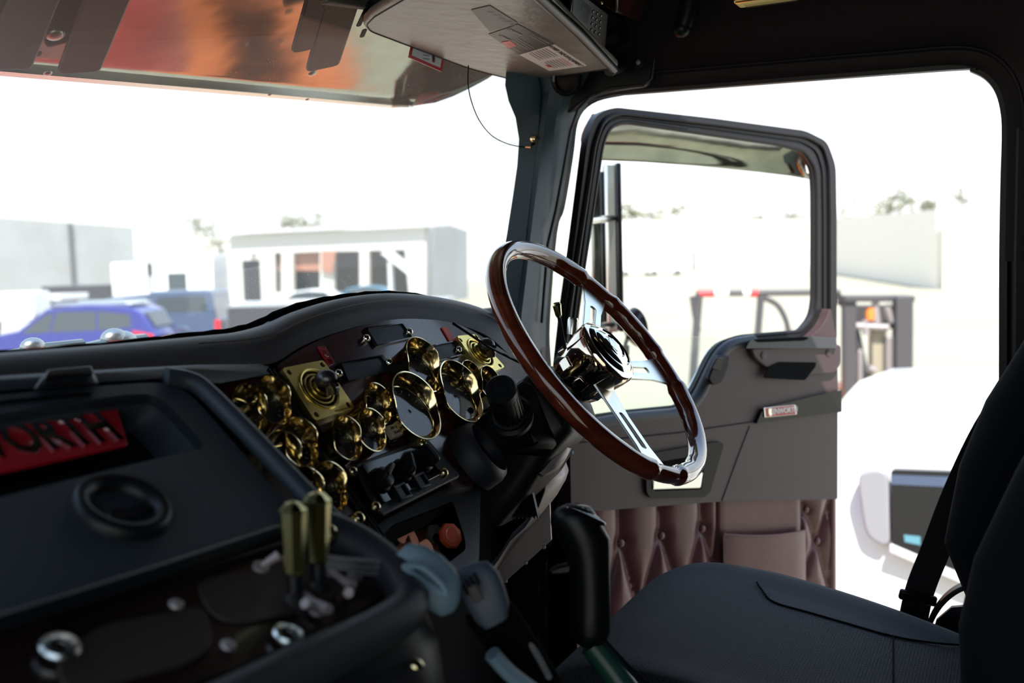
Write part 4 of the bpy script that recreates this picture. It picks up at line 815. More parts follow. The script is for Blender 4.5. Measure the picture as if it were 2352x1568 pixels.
# ================================================================== CENTRE CONSOLE (out of focus, near)
CP = Pl(at(660, 1460, .75), 0, 65)
co = root('centre_console', 'dark console with a wood veneer switch plate and rounded front rim', 'console', CP.p(500, 1450))
cpl = rnd(CP.ps([(-500, 1620), (0, 1440), (400, 1320), (700, 1225), (830, 1275), (880, 1330), (870, 1375), (600, 1500), (250, 1640), (-300, 1800)]), [.02, .1, .1, .02, .02, .03, .03, .1, .1, .05])
put('wood_plate', prism([p - CP.N * .004 for p in cpl], CP.N * -.006), m_wood2, co)
m_inset = M('inset_panel', (.028, .020, .018), .5)
for pts in (((230, 1440), (470, 1395), (490, 1480), (440, 1530), (150, 1600), (120, 1520)), ((445, 1340), (640, 1300), (800, 1290), (760, 1390), (560, 1440), (480, 1420))):
    put('inset_panel', prism(rnd(CP.ps(pts, -.004), .015), CP.N * .003), m_inset, co, bev=.001)
rimp = smoothp([CP.p(x, y, .004) for x, y in ((690, 1200), (790, 1235), (870, 1285), (925, 1345), (935, 1395), (880, 1440), (740, 1510), (600, 1580), (400, 1680))], 5)
put('front_rim', sweep(rimp, circ(.018, 14), scale=[1] * len(rimp)), m_dash, co)
put('rear_rim', sweep(smoothp([CP.p(x, y, .004) for x, y in ((-300, 1525), (0, 1432), (350, 1320), (690, 1205))], 4), circ(.007, 10)), m_plastic, co)
fr2 = [CP.p(x, y, .0) for x, y in ((925, 1330), (950, 1395), (890, 1455), (740, 1530), (600, 1600), (300, 1750))]
put('console_body', loft([[p, p + V((.012, -.016, -.03)), p + V((.02, -.02, -.10)), p + V((.02, -.01, -.5))] for p in [CP.p(860, 1250) + V((0, .05, 0))] + fr2 + [fr2[-1] + V((-.4, 0, 0))]], False), m_plastic, co, ang=60)
for x, y, r in ((135, 1492, .0125), (660, 1462, .0115)):
    c = CP.p(x, y, 0); put('ring_nut', lathe([(r, 0), (r * 1.05, .003), (r * .92, .005), (r * .62, .006), (r * .56, .004), (r * .55, .001)], c, CP.N, 24), m_alu, co); put('nut_centre', dome(c + CP.N * .001, r * .55, CP.N, .003), m_wood2, co)
for x, y, r in ((405, 1388, .006), (524, 1482, .006), (955, 1524, .007)):
    c = CP.p(x, y, .0) if x < 900 else CP.p(955, 1524, -.02); put('small_screw', dome(c, r, CP.N, r * .6), m_steel if x < 900 else m_goldsat, co)
# faceted gold switch extensions
for i, (x, y0, y1, w, d, lab) in enumerate(((672, 1150, 1318, 29, .80, 'faceted gold lever knob standing nearer the glovebox'), (727, 1128, 1292, 29, .83, 'faceted gold lever knob standing nearer the gauges, behind its twin'))):
    a, b_ = at(x + 4, y1, d), at(x, y0, d); ax = (b_ - a); L = ax.length; w_ = w * d / FPX
    lv = root('gold_lever_knob', lab, 'lever', a - ax * .5, group='gold lever knobs on the console')
    put('crystal_knob', lathe([(w_ * .70, 0), (w_ * .82, L * .03), (w_ * 1.10, L * .82), (w_ * 1.16, L * .87), (w_ * .62, L * .97), (w_ * .05, L)], a, ax, 8, ref=RV * .8 + DV), m_goldlev, lv, ang=10)
    put('lever_stem', tube([a - ax.normalized() * .035, a], .0065, 10), m_plastic, lv)
    put('stem_boot', lathe([(.020, 0), (.017, .012), (.010, .026), (.007, .03)], a - ax.normalized() * .045, ax, 16), m_rubber, lv)
b_ = CP.p(755, 1228, .01); 
kb = root('gold_pull', 'small round gold knob behind the gold levers', 'knob', b_); put('knob_ball', ell(b_, (.009, .009, .010)), m_goldsat, kb); put('knob_stem', tube([b_, b_ - CP.N * .02], .003, 8), m_plastic, kb)
tg = root('toggle_switch_row', 'row of dark toggle switches with metal collars on the console', 'switch', CP.p(780, 1370))
for x, y, x2, y2 in ((755, 1310, 810, 1345), (700, 1370, 755, 1400), (600, 1300, 640, 1275), (815, 1320, 800, 1362), (730, 1400, 700, 1385)):
    a, c = CP.p(x, y, .002), CP.p(x2, y2, .014); put('toggle', tube([a, c], .0035, 8, scale=[.7, 1.2]), m_steel, tg); put('collar', lathe([(.007, 0), (.007, .003), (.004, .004)], a - CP.N * .002, CP.N, 12), m_steel, tg)
# ------------------------------------------------------------------ two-way radio handset and cable
hs = root('radio_handset', 'grey blue two way radio handset resting on the console corner', 'handset', at(1000, 1400, .88))
hd1 = [(905, 1290, 22), (925, 1283, 40), (955, 1300, 52), (985, 1325, 58), (1015, 1352, 56), (1035, 1375, 46), (1045, 1390, 20)]
rings = []
axd = (at(1045, 1390, .86) - at(905, 1290, .90)).normalized(); sn = axd.cross(DV).normalized(); dn = sn.cross(axd)
for x, y, w in hd1:
    c = at(x, y, .88); w_ = w * .88 / FPX; rings.append([c + sn * (math.copysign(abs(cos(a)) ** .6, cos(a)) * w_) + dn * (sin(a) * w_ * .55) for a in [2 * pi * k / 20 for k in range(20)]])
put('handset_body', loft(rings), m_handset, hs, ang=60)
put('face_ridge', tube(smoothp([at(x, y, .855) for x, y in ((930, 1300), (970, 1302), (1010, 1335), (1025, 1362), (985, 1345), (940, 1310))], 5, True), .003, 6, True), m_handset, hs)
cg = root('radio_microphone', 'dark grey radio microphone with grille slots beside the handset', 'microphone', at(1100, 1380, .92))
mcx = [(1070, 1300, 20), (1085, 1308, 40), (1100, 1335, 50), (1115, 1370, 50), (1130, 1405, 44), (1140, 1430, 30)]
axd = (at(1140, 1430, .92) - at(1070, 1300, .92)).normalized(); sn = axd.cross(DV).normalized(); dn = sn.cross(axd)
put('microphone_body', loft([[at(x, y, .92) + sn * (math.copysign(abs(cos(a)) ** .6, cos(a)) * w * .92 / FPX) + dn * (sin(a) * w * .5 * .92 / FPX) for a in [2 * pi * k / 20 for k in range(20)]] for x, y, w in mcx]), M('mic_grey', (.045, .06, .085), .5), cg, ang=60)
for k in range(4):
    c = at(1068 + 9 * k, 1352 - 8 * k, .895); put('grille_slot', box(c, (.003, .012, .002), (sn, axd, dn)), m_black, cg, bev=.0008)
put('talk_button', box(at(1092, 1362, .893), (.010, .016, .003), (sn, axd, dn)), m_plastic, cg, bev=.001)
for dy, r in ((0, .0022), (12, .0022), (22, .002)):
    put('lead_wire', tube(smoothp([at(x, y + dy, d) for x, y, d in ((745, 1278, .83), (800, 1285, .84), (850, 1288 + dy * .3, .86), (905, 1292, .88), (950, 1302, .89))], 5), r, 8), m_cord, None, label=('uppermost' if dy == 0 else 'middle' if dy == 12 else 'lowest') + ' grey wire running from the gold levers to the handset', cat='wire', group='grey wires from the gold levers')
hn = root('hanging_strap', 'black padded strap sloping down from the microphone past the console', 'strap', at(1180, 1480, .98))
put('strap_band', sweep(smoothp([at(x, y, d) for x, y, d in ((1120, 1400, .93), (1150, 1440, .95), (1190, 1500, .98), (1235, 1570, 1.0), (1260, 1620, 1.0))], 4), [(-.022, -.006), (.022, -.006), (.022, .006), (-.022, .006)], up=-DV), m_felt, hn)
put('strap_edge', tube(smoothp([at(x, y, d) for x, y, d in ((1112, 1318, .925), (1160, 1385, .95), (1215, 1470, .97), (1262, 1555, .99))], 4), .0035, 8), m_cord, hn)
put('strap_loop', tube(smoothp([at(x, y, d) for x, y, d in ((1130, 1500, .93), (1170, 1545, .94), (1230, 1590, .95))], 4), .008, 8), m_handset, hn)
# ================================================================== OVERHEAD
VP = None
A0, A1, A2 = onx(1412, 168, .90), ony(1190, 190, .915), ony(832, 48, .90)
vn = (A1 - A0).cross(A2 - A1).normalized()
if vn.z > 0: vn = -vn
def vpx(x, y, h=0): return hit(x, y, A1 + vn * h, vn)
sv = root('interior_sun_visor', 'grey vinyl sun visor with stickers folded down above the driver', 'sun visor', vpx(1150, 90))
vout = rnd([vpx(*p) for p in ((832, 55), (850, 36), (1010, -60), (1200, -60), (1420, 158), (1385, 163), (1198, 190), (1080, 160), (840, 70))], [.015, .01, .03, .01, .01, .01, .05, .05, .02], 8)
put('visor_pad', prism([p - vn * .0 for p in vout], -vn * .016), m_visor, sv, bev=.006, seg=3)
put('visor_stitching', tube([sum(vout, V((0, 0, 0))) / len(vout) + (p - sum(vout, V((0, 0, 0))) / len(vout)) * .965 + vn * .0006 for p in vout], .0011, 6, True), m_trimdark, sv)
def sticker(pts, mat, nm, h=.0008): return put(nm, prism(rnd([vpx(x, y, h * .3) for x, y in pts], .002, 3), vn * h), mat, sv)
s1 = sticker(((1193, 125), (1273, 101), (1348, 150), (1262, 162)), m_sticker, 'equipment_label')
s2 = sticker(((1122, 78), (1190, 55), (1275, 100), (1193, 125)), m_greylabel, 'warning_label')
s3 = sticker(((1082, 22), (1125, 12), (1190, 52), (1125, 72)), m_greylabel, 'pictogram_label')
so = sticker(((1152, 95), (1172, 92), (1187, 104), (1166, 109)), m_orangesw, 'orange_mark', .0014)
P_ = [vpx(x, y, .002) for x, y in ((1193, 125), (1273, 101), (1348, 150), (1262, 162))]
def lab_uv(u, v): return (P_[0] * (1 - u) + P_[1] * u) * (1 - v) + (P_[3] * (1 - u) + P_[2] * u) * v
ux = (P_[2] - P_[1]).normalized(); uy = (P_[1] - P_[0]).normalized(); 
if ux.cross(uy).dot(vn) < 0: uy = uy
Yv = (P_[1] - P_[0]); Lw = (P_[2] - P_[1]).length
text('label_title', 'POWER TAKE-OFF EQUIPMENT', Lw / 14.5, lab_uv(.86, .5), ux, Yv, m_ink, s1, .0002, .0001)
for v_ in (.70, .62, .54, .46, .38, .30, .22):
    for a, c in ((.06, .46), (.54, .95)):
        p, q = lab_uv(v_, a + .02 * sin(v_ * 40)), lab_uv(v_, c - .05 * abs(sin(v_ * 60))); put('print_line', box((p + q) / 2, ((q - p).length, .0012, .0003), (ux, vn.cross(ux), vn)), m_ink if not (a > .5 and v_ > .6) else m_orangesw, s1)
pl_ = lab_uv(.16, .78); put('maker_mark', box(pl_, (.018, .007, .0004), (ux, vn.cross(ux), vn)), m_orangesw, s1)
Q_ = [vpx(x, y, .002) for x, y in ((1122, 78), (1190, 55), (1275, 100), (1193, 125))]
def q_uv(u, v): return (Q_[0] * (1 - u) + Q_[1] * u) * (1 - v) + (Q_[3] * (1 - u) + Q_[2] * u) * v
text('label_title', 'DANGER', .011, q_uv(.62, .22), (Q_[2] - Q_[1]), (Q_[1] - Q_[0]), m_greyink, s2, .0002, .0003)
text('label_title', 'DANGER', .009, q_uv(.22, .3), (Q_[2] - Q_[1]), (Q_[1] - Q_[0]), m_greyink, s2, .0002, .0002)
for v_ in (.9, .82, .48, .40, .32, .1):
    p, q = q_uv(v_, .45), q_uv(v_, .93); put('print_line', box((p + q) / 2, ((q - p).length, .001, .0003), ((q - p).normalized(), vn.cross((q - p).normalized()), vn)), m_greyink, s2)
for k in range(5):
    c = vpx(1128 + 14 * k * .9, 30 + 7 * k, .002); put('pictogram_mark', box(c, (.008 + .004 * (k % 2), .002, .0003), (RV, vn.cross(RV), vn)), m_greyink, s3)
put('hinge_rod', tube([vpx(1215, -30, .0), vpx(1330, 75, .0), vpx(1410, 158, .0)], .008, 12), m_chrome if False else m_plastic, sv)
put('hinge_cap', tube([onx(1400, 160, .90), onx(1425, 152, .945)], .012, 14), m_plastic, sv)
# overhead console with radio
oc = root('overhead_console', 'dark overhead console with a mahogany box above the sun visor', 'overhead console', onx(1350, 60, .88))
OP = Pl(onx(1350, 90, .86), 0, -35)
def opx(x, y, h=0): return hit(x, y, OP.O + OP.N * h, OP.N)
put('console_fascia', prism([opx(x, y, -.004) for x, y in ((1215, -60), (1420, 150), (1440, 120), (1500, -20), (1490, -80))], OP.N * -.02), m_trimdark, oc, bev=.003)
put('edge_moulding', tube([opx(x, y, .006) for x, y in ((1200, -50), (1300, 55), (1398, 150))], .010, 12), m_plastic, oc)
put('wood_box', prism([opx(x, y, .01) for x, y in ((1385, -60), (1500, -60), (1497, 42), (1475, 48), (1385, 12))], OP.N * .03), m_wood, oc, bev=.004)
rad = root('two_way_radio', 'grey two way radio with keypad and dark display in the overhead console', 'radio', opx(1350, 60, .03))
rp = [opx(x, y, .02) for x, y in ((1312, -30), (1390, 30), (1384, 104), (1300, 50))]
put('radio_body', prism([opx(x, y, -.02) for x, y in ((1290, -30), (1395, 20), (1386, 105), (1282, 40))], OP.N * .035), m_gloss, rad, bev=.003)
put('radio_face', prism(rnd(rp, .003), OP.N * .006), M('radio_grey', (.05, .045, .05), .4), rad, bev=.001)
put('radio_display', prism([opx(x, y, .0265) for x, y in ((1318, -20), (1358, 18), (1348, 56), (1314, 34))], OP.N * .0005), m_screen, rad)
text('display_text', '25', .010, opx(1338, 22, .0278), V((1, 0, 0)), OP.V, M('display_green', (.02, .12, .03), .5, emit=(.05, .5, .1, .05)), rad, .0001)
for r_ in range(4):
    for c in range(3):
        p = opx(1362 + c * 9 - r_ * 1.5, 32 + c * 5 + r_ * 14 - 6, .0262); kk = put('key', box(p, (.0055, .0055, .002), (OP.X, OP.V, OP.N)), m_black, rad, bev=.0005)
        put('key_mark', box(p + OP.N * .0012, (.0028, .0032, .0003), (OP.X, OP.V, OP.N)), m_white, kk)
for x, y in ((1476, 52), (1382, 6)): put('brass_screw', dome(opx(x, y, .012), .004, OP.N, .003), m_goldsat, oc)
for k in range(4): put('louvre', tube([opx(1228 + 7 * k, -14 + 3 * k, .012), opx(1268 + 6 * k, 20 - 4 * k, .012)], .002, 6), m_chrome, oc)
put('side_clip', box(opx(1405, 118, .02), (.02, .012, .02)), m_plastic, oc, bev=.003)
gh = root('grab_handle', 'black overhead grab handle end above the door opening', 'grab handle', onx(1572, 60, .90))
put('handle_bar', tube(smoothp([onx(x, y, .90) for x, y in ((1590, -60), (1585, 0), (1576, 40), (1566, 64))], 4), .017, 16, scale=None), m_plastic, gh)
put('handle_tip', ell(onx(1566, 66, .90), (.018, .018, .016)), m_plastic, gh)
lp = root('brass_roof_lamp', 'shiny brass lamp edge on the roof lining above the door', 'lamp', onx(1760, -4, .78))
put('lamp_bezel', box(onx(1770, -6, .78), (.04, .11, .012)), m_brass, lp, bev=.004)
put('lamp_lens', box(onx(1770, -6, .78) + V((0, 0, -.007)), (.025, .08, .004)), m_lens, lp, bev=.001)
# wire and gold ball on the pillar
wr = root('aerial_wire', 'thin dark wire looping from the sun visor to the windscreen pillar', 'wire', ony(1080, 260, .90))
wpts = [ony(x, y, .865) for x, y in ((1076, 150), (1075, 190), (1082, 230), (1100, 275), (1128, 310), (1160, 328), (1190, 336), (1212, 338))]
put('wire_strand', tube(smoothp(wpts, 5), .0011, 6), m_black, wr); put('wire_ferrule', tube([ony(1206, 337, .865), ony(1220, 338, .85)], .0022, 8), m_goldsat, wr)
gbp = ony(1227, 319, .845); gb_ = root('gold_ball', 'shiny gold ball stud on the windscreen pillar', 'stud', gbp)
put('ball', ell(gbp, (.0085, .0085, .0085)), m_gold, gb_); put('ball_base', tube([gbp + V((0, 0, -.006)), gbp + V((.004, .006, -.014))], .005, 10), m_black, gb_)
put('wire_clip', box(ony(1227, 338, .85), (.014, .008, .006)), m_plastic, gb_, bev=.002)
# ================================================================== THE YARD OUTSIDE
m_grass = M('dry_grass', (.32, .31, .225), .95, var=((.38, .35, .27), .12, 6))
m_conc = M('yard_concrete', (0.45, 0.435, 0.405), .9)
m_wallw = M('white_cladding', (0.63, 0.615, 0.585), .7)
m_wallc = M('cream_cladding', (.80, .74, .64), .8, bump=('X', 2, .2, .02))
m_wallg = M('grey_precast', (0.375, 0.388, 0.4), .8, var=((.34, .345, .35), .25, 4))
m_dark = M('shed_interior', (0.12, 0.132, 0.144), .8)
m_brick = M('red_brick', (.36, .17, .12), .8)
m_roofl = M('pale_roof', (0.585, 0.598, 0.611), .6)
m_tyre = M('tyre', (.05, .05, .055), .8)
m_carglass = M('car_glass', (.06, .075, .085), .08)
m_pblue = M('paint_blue', (.022, .030, .22), .25, coat=.7)
m_pslate = M('paint_slate', (.07, .10, .17), .3, coat=.5)
m_pwhite = M('paint_white', (0.744, 0.744, 0.744), .3, coat=.5)
m_lampred = M('tail_lamp', (.65, .02, .03), .3)
m_lampor = M('orange_lamp', (.85, .25, .05), .4)
m_fork = M('forklift_charcoal', (.07, .065, .07), .5)
m_leaf = M('eucalypt_leaves', (.17, .19, .12), .8, var=((.26, .26, .18), 1.2, 4))
m_trunk = M('bark', (.30, .27, .22), .9)
m_vanglass = M('van_glass', (.012, .012, .014), .12)
m_lightglass = M('van_pane_sky_grey', (.30, .30, .33), .3)  # glass pane coloured light grey for the sky it reflects
struct('ground', ([(-300, -300, GZ), (500, -300, GZ), (500, 500, GZ), (-300, 500, GZ)], [(0, 1, 2, 3)]), m_grass)
def gpos(x, d): p = at(x, 600, d); p.z = GZ; return p
def topz(x, y, d): return at(x, y, d).z
# concrete apron by the sheds
ap = [gpos(-400, 16), gpos(1150, 16), gpos(1080, 48), gpos(-300, 60)]
struct('path', prism([p + V((0, 0, .01)) for p in ap], (0, 0, .02)), m_conc)
def wallbox(name, xa, da, xb, db_, ya, yb, th, mat, label=None, cat='building', parent=None):
    a, b_ = gpos(xa, da), gpos(xb, db_); za, zb_ = topz(xa, ya, da), topz(xb, yb, db_); t = (b_ - a).normalized(); n_ = V((-t.y, t.x, 0)) * th
    if n_.dot(DV) < 0: n_ = -n_
    f = [a, b_, V((b_.x, b_.y, zb_)), V((a.x, a.y, za))]
    return put(name, prism(f, n_), mat, parent, label=label, cat=cat if label else None)
def bld(name, label): return root(name, label, 'building', (0, 0, GZ), local=False)
g = bld('precast_shed', 'long grey precast concrete shed seen at the far left through the windscreen')
wallbox('wall_panels', -500, 100, 310, 128, 462, 522, 20, m_wallg, parent=g)
for xx in (168, 20): wallbox('panel_joint', xx - 4, 121.5, xx + 4, 121.8, 513, 513, .5, m_dark, parent=g)
g = bld('workshop', 'white workshop with open dark bays and brick infill seen through the windscreen')
WF = Pl(gpos(985, 58), -76, 0)
def wpt(x, y): return WF.p(x, y)
def wbase(x): p = WF.p(x, 700); return V((p.x, p.y, GZ))
tl, tr = wpt(528, 541), wpt(985, 520)
bays = [[(578, 582), (598, 580), (598, 672), (578, 672)], [(630, 580), (646, 580), (646, 672), (630, 672)], [(672, 580), (735, 577), (735, 672), (672, 672)], [(765, 577), (826, 576), (826, 676), (765, 676)], [(846, 575), (930, 573), (940, 680), (846, 680)]]
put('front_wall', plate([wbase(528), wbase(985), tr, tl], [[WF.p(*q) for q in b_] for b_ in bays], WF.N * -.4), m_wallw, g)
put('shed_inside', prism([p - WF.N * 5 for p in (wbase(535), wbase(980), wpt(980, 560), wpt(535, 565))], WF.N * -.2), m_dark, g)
put('brick_infill', prism([WF.p(*q, -.5) for q in ((640, 578), (738, 576), (738, 622), (640, 620))], WF.N * -.2), m_brick, g)
put('windscreen_reflection', prism([WF.p(*q, .3) for q in ((738, 576), (772, 576), (762, 628), (738, 622))], WF.N * -.1), m_brick, g)  # orange reflection in the windscreen, painted as a panel on the shed front
gd = V((-WF.X.y, WF.X.x, 0)); gd = gd if gd.dot(DV) > 0 else -gd
gN = (gd * 1.0).normalized(); e0 = wbase(985); e1 = V((tr.x, tr.y, tr.z)); gpl_O = e0; gplN = WF.X
def gpt(x, y): return hit(x, y, gpl_O, gplN)
q = [e0, gpt(1074, 655), gpt(1074, 530), gpt(1035, 517), e1]; q[1].z = GZ
put('gable_wall', prism(q, WF.X * -.2), m_wallg, g)
put('roof_sheet', prism([tl + V((0, 0, .05)) + WF.N * .6, tr + V((0, 0, .05)) + WF.N * .6, gpt(1035, 513) + V((0, 0, .3)), wpt(540, 534) + gd * 9], (0, 0, .15)), m_roofl, g)
wallbox('low_shed', 318, 95, 560, 90, 548, 545, 8, m_wallw, 'low pale shed behind the parked trucks')
wallbox('low_shed', 1060, 120, 1320, 125, 545, 540, 8, m_wallw, 'pale low shed between the workshop and the windscreen pillar')
wallbox('warehouse', 1330, 175, 1905, 170, 508, 505, 20, m_wallc, 'long white warehouse across the grass seen through the door window')
wallbox('warehouse', 1600, 150, 1925, 148, 574, 571, 10, m_roofl, 'low grey roofed warehouse in front of the long white one')
wallbox('warehouse', 1905, 110, 2172, 60, 504, 480, .5, m_wallc, 'cream warehouse wall receding beyond the forklift mast')
wallbox('warehouse', 2166, 59, 2480, 54, 481, 452, .5, m_wallc, 'near cream warehouse wall at the rear of the door opening')
# trees
def tree(x, y, d, w, h, label, seed):
    random.seed(seed); c = at(x, y, d); k = d / FPX; r = root('gum_tree', label, 'tree', V((c.x, c.y, GZ)), group=None)
    W_, H_ = w * k * .66, h * k * .85; parts_ = []
    cl = [(random.uniform(-.8, .8), random.uniform(-.6, .6), random.uniform(-.7, .75)) for _ in range(16)]
    for a, b_, e in cl:
        s = random.uniform(.22, .42) * (1 - .35 * abs(e)); cc = c + RV * (a * W_) + DV * (b_ * W_) + V((0, 0, e * H_))
        for _ in range(26):
            d_ = V((random.gauss(0, 1), random.gauss(0, 1), random.gauss(0, .7))); d_ = d_.normalized() * random.uniform(.5, 1.0)
            q = cc + V((d_.x * s * W_ * 1.1, d_.y * s * W_ * 1.1, d_.z * s * H_ * 1.1)); z_ = s * W_ * random.uniform(.16, .34)
            n1 = V((random.gauss(0, 1), random.gauss(0, 1), random.gauss(0, 1))).normalized(); n2 = n1.orthogonal().normalized(); n3 = n1.cross(n2)
            parts_.append(([q + n1 * z_, q - n2 * z_ * .7, q - n1 * z_, q + n2 * z_ * .7, q + n3 * z_ * .4, q - n3 * z_ * .4], [(0, 1, 4), (1, 2, 4), (2, 3, 4), (3, 0, 4), (1, 0, 5), (2, 1, 5), (3, 2, 5), (0, 3, 5)]))
    put('foliage', join(*parts_), m_leaf, r)
    br = [tube([V((c.x, c.y, GZ)), V((c.x, c.y, c.z - H_ * .5)), c + V((0, 0, H_ * .3))], W_ * .08 + .05, 7, scale=[1, .7, .3])]
    for a, b_, e in cl[:5]: br.append(tube([c - V((0, 0, H_ * .4)), c + RV * (a * W_) + DV * (b_ * W_) + V((0, 0, e * H_))], W_ * .03, 5))
    put('trunk', join(*br), m_trunk, r)
for a in ((470, 520, 150, 60, 42, 'thin pale gum tree behind the low shed, left of the workshop', 1), (505, 562, 80, 50, 30, 'small yellowish bush tree beside the workshop end', 2), (672, 512, 120, 60, 26, 'gum crown above the workshop roof, left one of two', 3), (715, 508, 140, 44, 30, 'rounder gum crown above the workshop roof', 4),
          (1500, 500, 230, 130, 46, 'wide gum tree clump above the long white warehouse', 5), (1738, 507, 215, 36, 20, 'tiny distant tree above the warehouse roof line', 6), (1820, 503, 215, 60, 22, 'low distant tree clump above the warehouse near the door frame', 7), (1938, 480, 130, 46, 60, 'gum tree just behind the open door frame edge', 8),
          (2040, 470, 120, 84, 62, 'largest gum tree above the receding cream wall', 9), (2120, 474, 120, 52, 32, 'low bushy tree beside the largest gum tree', 10), (2208, 453, 110, 40, 32, 'lone round tree above the near cream wall', 11)): tree(*a)
# vehicles: local x runs to the front, y to the far side
def wheel(r, x, y, rad, w=.22):
    t = put('wheel', lathe([(rad * .6, -w / 2), (rad, -w / 2 + .03), (rad, w / 2 - .03), (rad * .6, w / 2)], (x, y, rad), (0, 1, 0), 24), m_tyre, r)
    put('wheel_rim', lathe([(rad * .6, -w * .45), (rad * .55, -w * .3), (rad * .2, -w * .35), (0.01, -w * .4)], (x, y, rad), (0, 1, 0), 10, caps=False), m_alu, t)
def vehicle(name, label, cat, x, d, ang, body, glass, paint, L, Wd, wheels, group=None):
    p = gpos(x, d); r = root(name, label, cat, p, radians(ang), group=group, local=True)
    b_ = loft([[V((q[0] * (1 if abs(s) < .95 else .985), s * Wd / 2, q[1] - (.0 if abs(s) < .95 else (.03 if q[1] > 1.0 else 0)))) for q in body] for s in (-1, -.93, .93, 1)])
    put('car_body', b_, paint, r, ang=30)
    for gq in glass:
        put('side_window', prism([V((q[0], -Wd / 2 - .004, q[1])) for q in gq], (0, .01, 0)), m_carglass, r); put('side_window', prism([V((q[0], Wd / 2 + .004, q[1])) for q in gq], (0, -.01, 0)), m_carglass, r)
    for wx in wheels:
        for sy in (-1, 1): wheel(r, wx, sy * (Wd / 2 - .1), .36)
    return r
suv = [(-2.28, .45), (-2.32, .95), (-2.2, 1.15), (-1.95, 1.55), (-1.6, 1.70), (-.6, 1.76), (.35, 1.68), (1.1, 1.16), (1.9, 1.02), (2.25, .80), (2.3, .40), (1.85, .30), (-1.9, .30)]
r = vehicle('blue_wagon', 'bright blue sport wagon with roof rails parked nearest through the windscreen', 'car', 168, 25.5, 117, suv, [[(-1.75, 1.18), (-1.72, 1.50), (-.95, 1.60), (-.90, 1.12)], [(-.85, 1.12), (-.90, 1.60), (.1, 1.60), (.25, 1.10)], [(.30, 1.10), (.16, 1.58), (.35, 1.55), (.95, 1.14), (.9, 1.08)]], m_pblue, 4.6, 1.85, (-1.4, 1.4))
put('roof_reflection', prism([V((-1.7, -.7, 1.735)), V((.3, -.7, 1.735)), V((.3, .7, 1.735)), V((-1.7, .7, 1.735))], (0, 0, .03)), m_pwhite, r)  # white slab paints the sky reflected in the blue roof
for sy in (-1, 1):
    put('roof_rail', tube([V((-1.6, sy * .72, 1.74)), V((-1.5, sy * .72, 1.80)), V((.2, sy * .72, 1.80)), V((.35, sy * .72, 1.72))], .025, 6), m_alu, r)
    put('tail_lamp', prism([V((-2.30, sy * .93, .98)), V((-1.75, sy * .935, 1.10)), V((-1.85, sy * .935, .98)), V((-2.25, sy * .935, .84))], (0, sy * .02, 0)), m_lampred, r)
put('rear_window', prism([V((-2.24, -.65, 1.16)), V((-2.0, -.6, 1.52)), V((-2.0, .6, 1.52)), V((-2.24, .65, 1.16))], (-.02, 0, .01)), m_carglass, r)
ute = [(-2.6, .5), (-2.62, 1.05), (-2.55, 1.10), (-2.45, 1.86), (-2.35, 1.92), (-.65, 1.93), (-.6, 1.84), (-.5, 1.86), (.55, 1.80), (1.25, 1.22), (2.2, 1.10), (2.55, .85), (2.6, .45), (2.2, .35), (-2.3, .40)]
r = vehicle('canopy_ute', 'slate grey utility with a canopy and side window behind the blue wagon', 'car', 316, 30, 117, ute, [[(-2.3, 1.30), (-2.25, 1.76), (-.85, 1.76), (-.80, 1.30)], [(-.42, 1.25), (-.45, 1.72), (.5, 1.68), (.75, 1.22)]], m_pslate, 5.2, 1.85, (-1.45, 1.65))
for sy in (-1, 1): put('tail_lamp', bb(-2.66, -2.5, sy * .86 - .08, sy * .86 + .08, .72, 1.06), m_lampred, r); put('wheel_arch', sweep([V((-1.45 + .5 * cos(pi * k / 10), sy * .93, .36 + .5 * sin(pi * k / 10))) for k in range(11)], circ(.05, 6)), m_pslate, r)
wag = suv
vehicle('white_wagon', 'white wagon roof showing behind the slate utility', 'car', 322, 36, 117, [(a, b_ * 1.02) for a, b_ in suv], [[(-1.6, 1.2), (-1.6, 1.55), (.2, 1.6), (.6, 1.2)]], m_pwhite, 4.6, 1.85, (-1.4, 1.4))
sedan = [(-2.2, .4), (-2.25, .85), (-1.7, .98), (-1.1, 1.35), (-.3, 1.44), (.5, 1.36), (1.2, .98), (2.0, .86), (2.25, .65), (2.2, .35)]
sg_ = [[(-1.3, 1.0), (-.95, 1.30), (-.2, 1.36), (.4, 1.3), (.95, 1.0)]]
for x, d, pt, lab in ((705, 46, m_pwhite, 'white sedan parked in front of the workshop'), (1462, 120, m_pwhite, 'distant white car near the long warehouse, nearer the mirror'), (1528, 118, m_pwhite, 'distant white car near the long warehouse, nearer the open grass'), (830, 50, M('paint_teal', (.04, .16, .26), .3, coat=.5), 'teal blue sedan parked in front of the workshop bays')):
    vehicle('sedan', lab, 'car', x, d, 117, sedan, sg_, pt, 4.4, 1.8, (-1.35, 1.4))
